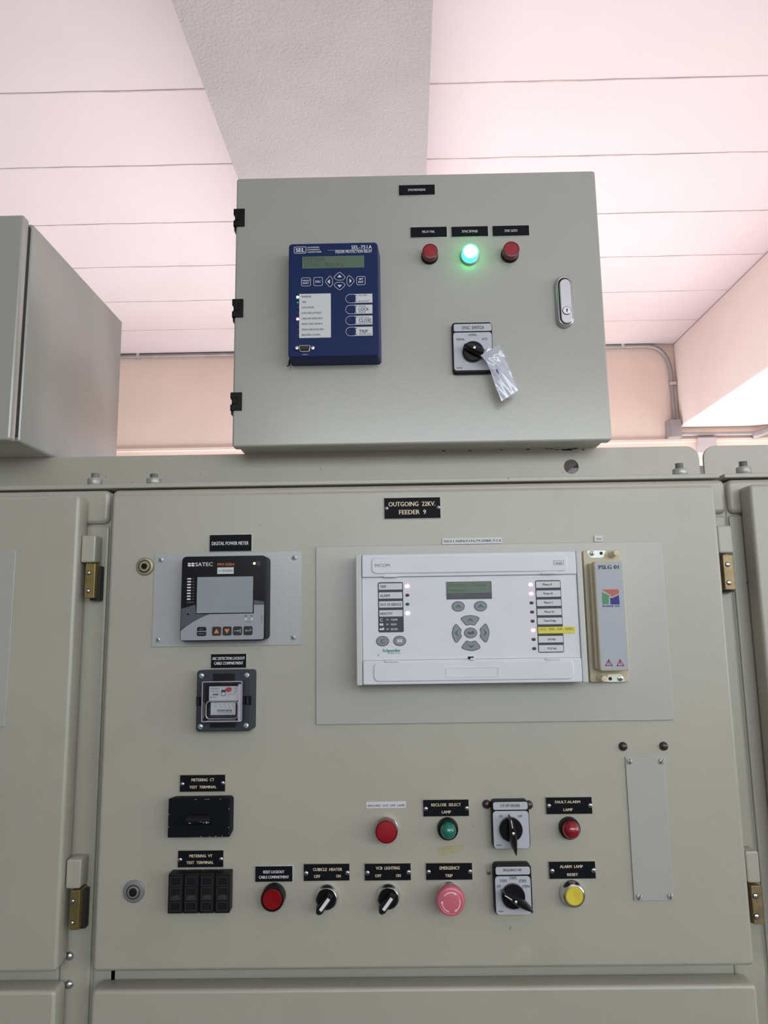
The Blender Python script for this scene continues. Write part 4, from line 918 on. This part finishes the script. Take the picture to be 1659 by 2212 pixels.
for a, b in ((761, 782), (785, 805)): s.flat(rrect(*v_.r(a, 974, b, 1002), .0006, 2), y - .0008, LWHITE, .0002)
s.text('Schneider', v_.r(632, 1058, 792, 1086), y, LOGOG, .0002, .03, tight=True); s.ring(ell(*v_.p(686, 1090), kpx(v_, 8), kpx(v_, 12)), .0005, y, LOGOG); s.text('Electric', v_.r(702, 1088, 790, 1102), y, LOGOG, .0002)
s.line(v_.p(590, 1103), v_.p(599, 1120), .0006, y, GLUE2); s.line(v_.p(608, 1103), v_.p(599, 1120), .0006, y, GLUE2)
s.build('lettering', t)
# right legend
vb = VB.on(yq)
s = MB(); s.flat(rrect(*vb.q((434, 428), (642, 427), (675, 1015), (465, 1018)), .002, 3), y, INK, .0003)
dx = (vb.p(475, 984)[0] - vb.p(443, 460)[0]) / 7
tx = [('Phase A', (498, 453, 574, 470)), ('Phase B', (504, 527, 579, 543)), ('Phase C', (509, 600, 584, 617)), ('Phase N', (514, 675, 589, 692)), ('Time Delay', (506, 748, 607, 770)), None, ('CB Fail', (535, 900, 600, 916)), ('TCS Fail', (534, 975, 609, 991))]
lg = s.build('legend_panel', t); s = MB()
CXm = vb.q((443, 436), (642, 434), (665, 1007), (469, 1010))
for k in range(8):
    z_m = vb.p(555, 462 + 74.3 * k)[1]; hh = kpx(vb, 26); s.flat(rrect(CXm[0], CXm[1], z_m - hh, z_m + hh, .0006, 2), y - .0003, LWHITE, .0003)
    if tx[k]: s.text(tx[k][0], vb.r(*tx[k][1]), y - .0006, TXT, .0002, .02)
s.build('lettering', lg)
yt = y - .0008; vbt = VB.on(yt); R = vbt.r(461, 806, 762, 860)
t2 = thing('label_tape', ((R[0] + R[1]) / 2, y, R[2]), 'yellow label tape printed O/C INS. OR 46BC on the wide pale relay', 'label')
s = MB(); s.box(R[0], R[1], yt - .0003, yt + .0001, R[2], R[3], YTAPE); s.build('tape', t2); s = MB(); s.text('O/C  INS. OR  46BC', vbt.r(472, 815, 752, 834), yt - .0003, TXTG, .0002, .005); s.build('lettering', t2)

# cream test block
YT0 = -.012; YT = -.036
v0 = VP.on(YT0); v1 = VQ.on(YT0)
a = v0.p(215, 105); b = v0.p(1190, 95); c = v1.p(1370, 1395); d = v1.p(100, 1420)
R = ((a[0] + d[0]) / 2, (b[0] + c[0]) / 2, (c[1] + d[1]) / 2, (a[1] + b[1]) / 2)
t = thing('test_block', ((R[0] + R[1]) / 2, YP, R[2]), 'narrow upright cream test block with grey cover and tricolour logo, right of the wide relay', 'test block')
s = MB(); s.prism(rrect(*R, .003, 4), YT0, YP, CREAM, .001); s.build('base', t)
f0 = VP.on(YT); f1 = VQ.on(YT)
a = f0.p(505, 380); b = f0.p(1245, 360); c = f1.p(1390, 1035); d = f1.p(395, 1060)
Q = ((a[0] + d[0]) / 2, (b[0] + c[0]) / 2, (c[1] + d[1]) / 2, (a[1] + b[1]) / 2)
s = MB(); s.prism(rrect(*Q, .0035, 4), YT, YT0, CREAM, .0015, 3, back=rrect(Q[0] + .0005, Q[1] - .0005, Q[2] + .0005, Q[3] - .0005, .0035, 4)); s.prism(rrect(Q[0] - .0022, Q[0] + .004, Q[2] + .002, Q[3] - .002, .001), YT + .012, YT0, CREAM, .0008); cv = s.build('cover', t)
s = MB(); Lq = inset(rrect(*Q, .0035, 4), .0018); s.flat(Lq, YT, mat('cover_grey_label', (.42, .45, .50), .4), .0003); s.build('cover_label', cv)
vb2 = VB.on(YT); y = YT - .0003; s = MB()
s.text('PSLG 01', vb2.r(952, 305, 1118, 337), y, TXT, .0002, .035)
s.text('POWER SYS', vb2.r(986, 632, 1125, 646), y, LBLUF, .0002, .04)
q_ = lambda *l: [f0.p(a, b) for a, b in l]
s.flat(q_((707, 1108), (1138, 1100), (1148, 1210), (960, 1292), (935, 1245)), y, LREDF, .0002)
g = lambda *l: [vb2.p(a, b) for a, b in l]
s.flat(g((980, 524), (1044, 553), (1036, 566), (1038, 624), (985, 624)), y, LGRNF, .0002); s.flat(g((1048, 570), (1066, 573), (1118, 547), (1125, 625), (1050, 625)), y, LBLUF, .0002)
for u in (673, 1045):
    o = [f1.p(u, 650), f1.p(u + 140, 885), f1.p(u - 120, 888)]; o = smooth_poly(o, .06, 2); o = o if area2(o) > 0 else o[::-1]; s.frame(o, inset(o, .0011), y - .0002, y, WARN)
s.text('!', f1.r(665, 725, 690, 850), y, TXT, .0002, .02); s.flat([f1.p(*p) for p in ((1050, 710), (1025, 790), (1045, 792), (1035, 850), (1070, 775), (1048, 772), (1062, 712))], y, TXT, .0002)
s.build('lettering', cv)
def trun(view, plate_, scr, hol, kn, kr_, lip):
    vv = view.on(YT0); s = MB(); s.flat(smooth_poly([vv.p(*p) for p in plate_], .2, 3), YT0, ZINC, .0006); mp = s.build('metal_insert', t, label='bright zinc plated insert')
    x, z = vv.p(*hol[:2]); s = MB(); s.flat(ell(x, z, kpx(vv, hol[2])), YT0 - .0006, HOLE, .0002); s.lathe(x, z, [(kpx(vv, hol[2]) * .6, YT0 - .0008), (kpx(vv, hol[2]) * .6, YT0 - .001)], DGREY, 16); s.build('socket', mp)
    screw(view, scr[0], scr[1], scr[2], YT0 - .0006, STEEL, 'cross', mp, 40, .2)
    x, z = view.on(YT0 - .016).p(*kn); K = kpx(vv, kr_); s = MB()
    s.lathe(x, z, [(K * 1.25, YT0), (K * 1.25, YT0 - .004), (K * 1.05, YT0 - .0045), (K * 1.05, YT0 - .008), (K, YT0 - .0085), (K, YT0 - .0165), (K * .85, YT0 - .0175), (0, YT0 - .0178)], CREAML, 28)
    s.prism(rot2(rrect(x - K * .6, x + K * .6, z - K * .07, z + K * .07), x, z, lip), YT0 - .0179, YT0 - .0176, CREAM); s.build('thumb_screw', t)
trun(VP, ((320, 112), (820, 108), (775, 200), (745, 292), (430, 296), (365, 230)), (455, 180, 68), (690, 180, 40), (1072, 175), 72, -5)
trun(VQ, ((640, 1150), (1050, 1140), (1140, 1230), (1210, 1395), (570, 1405), (630, 1260)), (1050, 1285, 88), (722, 1298, 55), (535, 1305), 100, 55)

# ------------------------------------------------------------------ plain cover plate right and hole plugs
R = VF.on(-.002).q((173, 255), (459, 252), (528, 1308), (237, 1311))
t = thing('cover_plate', ((R[0] + R[1]) / 2, 0, R[2]), 'tall narrow grey cover plate with four slotted screws at the lower right of the door', 'plate')
s = MB(); s.box(R[0], R[1], -.002, 0, R[2], R[3], PLATEP, .0005); s.build('plate', t)
for k, (u, v) in enumerate(((203, 286), (436, 285), (272, 1280), (501, 1275))): screw(VF, u, v, 20, -.002, mat('painted_screw', (.42, .42, .40), .4, .3), 'slot', t, (85, 50, 60, 85)[k], .25)
def plug(view, u, v, r, label):
    x, z = view.on(-.004).p(u, v); R_ = kpx(view.on(-.003), r); s = MB()
    s.lathe(x, z, [(R_, 0), (R_ * .98, -.0015), (R_ * .85, -.0032), (R_ * .5, -.0046), (0.0, -.0050)], PLUG, 28); s.build('hole_plug', label=label, cat='plug', group='brown round hole plugs')
plug(VF, 162, 181, 31, 'dark brown round plug above the tall cover plate, the left of the two')
plug(VF, 461, 179, 31, 'dark brown round plug above the tall cover plate, the right of the two')
plug(VE, 176, 214, 50, 'dark brown round plug left of the CUT-OFF GROUND switch')
plug(VE, 680, 222, 50, 'dark brown round plug half hidden right of the CUT-OFF GROUND switch')

# ------------------------------------------------------------------ test terminals
YQ2 = -.017; v_ = VC.on(YQ2)
R = v_.q((118, 372), (768, 356), (760, 772), (105, 780))
t = thing('test_terminal', ((R[0] + R[1]) / 2, 0, R[2]), 'plain black rectangular terminal cover with a central grip under METERING CT plate', 'terminal')
s = MB(); s.prism(rrect(*R, .001), YQ2, 0, BLACKL, .001, 2, back=rrect(R[0] + .002, R[1] + .001, R[2] + .001, R[3] - .0005, .004, 4)); cvb = s.build('cover', t)
s = MB(); chip = mat('chipped_white', (.45, .45, .45), .6)
for k in range(18):
    e = random.choice((0, 1, 2, 3)); xx = random.uniform(R[0] + .003, R[1] - .003); zz = random.uniform(R[2] + .003, R[3] - .003); d_ = .0012
    if e == 0: zz = R[2] + d_
    if e == 1: zz = R[3] - d_
    if e == 2: xx = R[0] + d_
    if e == 3: xx = R[1] - d_
    s.flat(ell(xx, zz, random.uniform(.0003, .0009), random.uniform(.0003, .0006), 7), YQ2, chip, .00012)
s.build('paint_chips', cvb, kind='stuff')
G = VC.on(YQ2 - .006).q((307, 545), (558, 535), (560, 650), (302, 658)); cz = (G[2] + G[3]) / 2; hh = (G[3] - G[2]) / 2
s = MB(); s.loops([[(x, YQ2 + .001 - .010 * math.sin(PI * k / 12), cz + hh * math.cos(PI * k / 12)) for k in range(13)] for x in (G[0], G[0] + .0006, G[1] - .0006, G[1])], BLACKP); 
grip = s.build('grip', t, ang=45); s = MB()
for k in range(9):
    xx = G[0] + (G[1] - G[0]) * random.uniform(.15, .95); q = random.uniform(.52, .68); yy = YQ2 + .001 - .010 * math.sin(PI * q); zz = cz + hh * math.cos(PI * q)
    s.prism(ell(xx, zz, random.uniform(.0005, .0016), random.uniform(.0003, .0006), 7), yy - .0006, yy + .0004, chip)
s.build('paint_chips', grip, kind='stuff')
R = v_.q((120, 1168), (762, 1150), (757, 1575), (103, 1582))
t = thing('test_terminal', ((R[0] + R[1]) / 2, 0, R[2]), 'black four way terminal block with open slots under METERING VT plate', 'terminal')
cols = ((107, 264), (270, 431), (437, 595), (601, 757))
for a, b in cols:
    x0 = v_.p(a + 4, 1370)[0]; x1 = v_.p(b + 4, 1370)[0]; s = MB()
    s.prism(rrect(x0, x1, R[2], R[3], .0008, 2), YQ2, 0, DGREY if False else BLACKP, .001, 2); m_ = s.build('terminal_module', t); w = x1 - x0; H_ = R[3] - R[2]
    s = MB()
    for f0_, f1_, kind in ((.70, .93, 0), (.34, .66, 1), (.07, .30, 0)):
        o = rrect(x0 + w * .14, x1 - w * .12, R[2] + H_ * f0_, R[2] + H_ * f1_); s.frame(o, inset(o, .0009), YQ2 - .0009, YQ2, DGREY)
        if kind:
            oi = inset(o, .0009); s.flat(oi, YQ2, HOLE, .0002); zz0 = R[2] + H_ * f0_ + .0009
            s.loops([[(x0 + w * .2, YQ2 - .0003, zz0), (x1 - w * .18, YQ2 - .0003, zz0), (x1 - w * .18, YQ2 - .0003, zz0 + .0001), (x0 + w * .2, YQ2 - .0003, zz0 + .0001)], [(x0 + w * .28, YQ2 - .0002, zz0 + .005), (x1 - w * .26, YQ2 - .0002, zz0 + .005), (x1 - w * .26, YQ2 - .00015, zz0 + .0052), (x0 + w * .28, YQ2 - .00015, zz0 + .0052)]], DGREY)
    s.build('socket_frame', m_)

# ------------------------------------------------------------------ buttons, lamps and knobs of the lower rows
def build_round(name, label, cat, view, u, v, yf, parts):
    GR_ = {'lamp': 'lamps in the lower rows of the door', 'push button': 'push buttons in the lowest row', 'switch': 'chrome selector switches in the lowest row'}
    """parts: (part name, material, [(radius in close-up pixels, y)]) about the point seen at (u, v) on plane yf"""
    x, z = view.on(yf).p(u, v); t = thing(name, (x, 0, z), label, cat, GR_[cat])
    for nm, m, prof in parts:
        s = MB(); s.lathe(x, z, [(kpx(view.on(yf), r), yy) for r, yy in prof], m, 40); s.build(nm, t)
    return t, x, z
build_round('indicator_lamp', 'flat red lamp with chrome collar under the GROUND CUT OFF LAMP label', 'lamp', VD, 808, 404, -.020, [
    ('collar', CHROME, [(101, 0), (103, -.003), (99, -.006), (95, -.0065)]), ('lens', REDLR, [(96, -.005), (97, -.017), (94, -.0195), (88, -.020), (85, -.0192), (50, -.0195), (0, -.0196)]), ('lens_cap', REDL, [(84, -.0190), (83, -.0199), (50, -.0204), (0, -.0206)])])
build_round('indicator_lamp', 'green domed lamp in black collar under the RECLOSE SELECT LAMP plate', 'lamp', VD, 1363, 396, -.014, [
    ('collar', BLACKP, [(90, 0), (90, -.004), (86, -.008), (74, -.009), (70, -.0075)]), ('dome', GRNL, [(69, -.007), (68, -.012), (60, -.0165), (45, -.0195), (25, -.021), (0, -.0215)])])
build_round('indicator_lamp', 'dark red domed lamp in black collar under the FAULT-ALARM LAMP plate', 'lamp', VE, 1187, 520, -.014, [
    ('collar', BLACKP, [(120, 0), (120, -.004), (115, -.008), (104, -.009), (100, -.0075)]), ('dome', REDD, [(99, -.007), (98, -.012), (88, -.0165), (66, -.0195), (35, -.021), (0, -.0215)])])
build_round('push_button', 'round red push button in a black barrel under the RESET LOCKOUT plate', 'push button', VC, 1208, 1435, -.017, [
    ('barrel', BLACKP, [(118, 0), (118, -.004), (116, -.014), (112, -.0165), (104, -.0165), (100, -.015)]), ('button', REDB, [(99, -.013), (98, -.0155), (90, -.0162), (0, -.0156)])])
build_round('push_button', 'round yellow push button in chrome collar under the ALARM LAMP RESET plate', 'push button', VE, 1221, 1308, -.013, [
    ('collar', CHROME, [(140, 0), (142, -.003), (138, -.006), (125, -.008), (120, -.012), (108, -.0128), (102, -.011)]), ('button', YEL, [(97, -.009), (97, -.0125), (90, -.0135), (60, -.0132), (0, -.0126)])])
t, x, z = build_round('emergency_button', 'faded pink mushroom emergency push button with white arrows under EMERGENCY TRIP plate', 'push button', VD, 1384, 1021, -.026, [
    ('collar', CHROME, [(98, 0), (100, -.003), (97, -.008), (84, -.010), (80, -.012)]), ('mushroom_head', PINK, [(70, -.010), (75, -.014), (112, -.017), (122, -.021), (121, -.026), (112, -.0295), (95, -.0305), (88, -.0300), (82, -.0306), (60, -.0310), (0, -.0312)])])
K = kpx(VD.on(-.026), 1); s = MB()
for a0 in (65, 185, 305):
    o = [(x + 78 * K * math.cos(math.radians(a)), z + 78 * K * math.sin(math.radians(a))) for a in range(a0, a0 + 76, 6)] + [(x + 72 * K * math.cos(math.radians(a)), z + 72 * K * math.sin(math.radians(a))) for a in range(a0 + 72, a0 - 1, -6)]
    s.flat(o, -.0306, PINKW, .0004); c_, s_ = math.cos(math.radians(a0)), math.sin(math.radians(a0))
    s.flat([(x + c_ * 65 * K, z + s_ * 65 * K), (x + c_ * 85 * K, z + s_ * 85 * K), (x + (c_ * 73 + s_ * 20) * K, z + (s_ * 73 - c_ * 20) * K)], -.0306, PINKW, .0004)
s.build('arrow_mark', t)
def selector(u, v, label):
    t, x, z = build_round('selector_switch', label, 'switch', VD, u, v, -.012, [
        ('collar', CHROME, [(100, 0), (101, -.003), (98, -.0055), (92, -.007), (88, -.0115), (84, -.012), (80, -.010)]), ('dial', BLACKG, [(80, -.009), (79, -.013), (74, -.0142), (0, -.0142)])])
    K = kpx(VD.on(-.012), 1); ang = 232; c_, s_ = math.cos(math.radians(ang)), math.sin(math.radians(ang))
    tr2 = lambda o: [(x + (px * c_ - pz * s_) * K, z + (px * s_ + pz * c_) * K) for px, pz in o]
    lp = []
    for o, yy in (([(-68, -24), (85, -33), (112, -14), (112, 14), (85, 33), (-68, 24)], -.0135), ([(-66, -22), (84, -31), (110, -13), (110, 13), (84, 31), (-66, 22)], -.024), ([(-52, -15), (78, -20), (100, -10), (100, 10), (78, 20), (-52, 15)], -.0265)):
        lp.append([(a, yy, b) for a, b in tr2(o)])
    s = MB(); s.loops(lp, BLACKP); h = s.build('lever', t)
    s = MB(); s.prism(tr2([(-50, -13), (66, -13), (66, 13), (-50, 13)]), -.0272, -.0262, WHITE); s.build('white_stripe', h, label='white pointer stripe')
selector(268, 1008, 'chrome and black selector switch under the CUBICLE HEATER plate')
selector(824, 1003, 'chrome and black selector switch under the VCB LIGHTING plate')

# ------------------------------------------------------------------ glue marks on the door
s = MB(); o = [VD.on(0).p(*p) for p in ((1257, 548), (1330, 530), (1410, 524), (1495, 511), (1500, 574), (1440, 590), (1360, 604), (1270, 627))]
s.flat(o, 0, GLUE, .0002); s.build('tape_residue', label='yellowish strip of old tape glue below the green domed lamp', cat='stain')
def blob(cx_, cz_, rx, rz, m, label, seed):
    random.seed(seed); q = VG2.on(0); n = 40; o = []
    for k in range(n):
        a = 2 * PI * k / n; r = 1 + random.uniform(-.16, .12); e = 1 / max(abs(math.cos(a)), abs(math.sin(a))) ** .6
        o.append(q.p(cx_ + rx * r * e * math.cos(a), cz_ + rz * r * e * math.sin(a)))
    s = MB(); s.flat(o, 0, m, .0002); s.build('tape_residue', label=label, cat='stain')
blob(370, 550, 140, 130, GLUE2, 'faint square glue stain below the pink emergency button', 3)
blob(1280, 750, 180, 145, GLUE2, 'irregular glue stain below the FREQUENCY SW. switch', 5)
s = MB(); R = VE.on(0).q((160, 932), (248, 928), (252, 1048), (163, 1050)); s.box(R[0], R[1], -.0006, 0, R[2], R[3], mat('clear_old_tape', (.38, .38, .33), .3)); sc_t = s.build('tape_patch', label='small dull square of tape left of the FREQUENCY SW. switch', cat='tape')
screw(VE, 197, 1022, 24, -.0006, mat('dull_screw', (.22, .22, .20), .5, .4), 'cross', sc_t, 30, .2)
for o in bpy.data.objects:
    if '_org' in o.keys(): del o['_org']
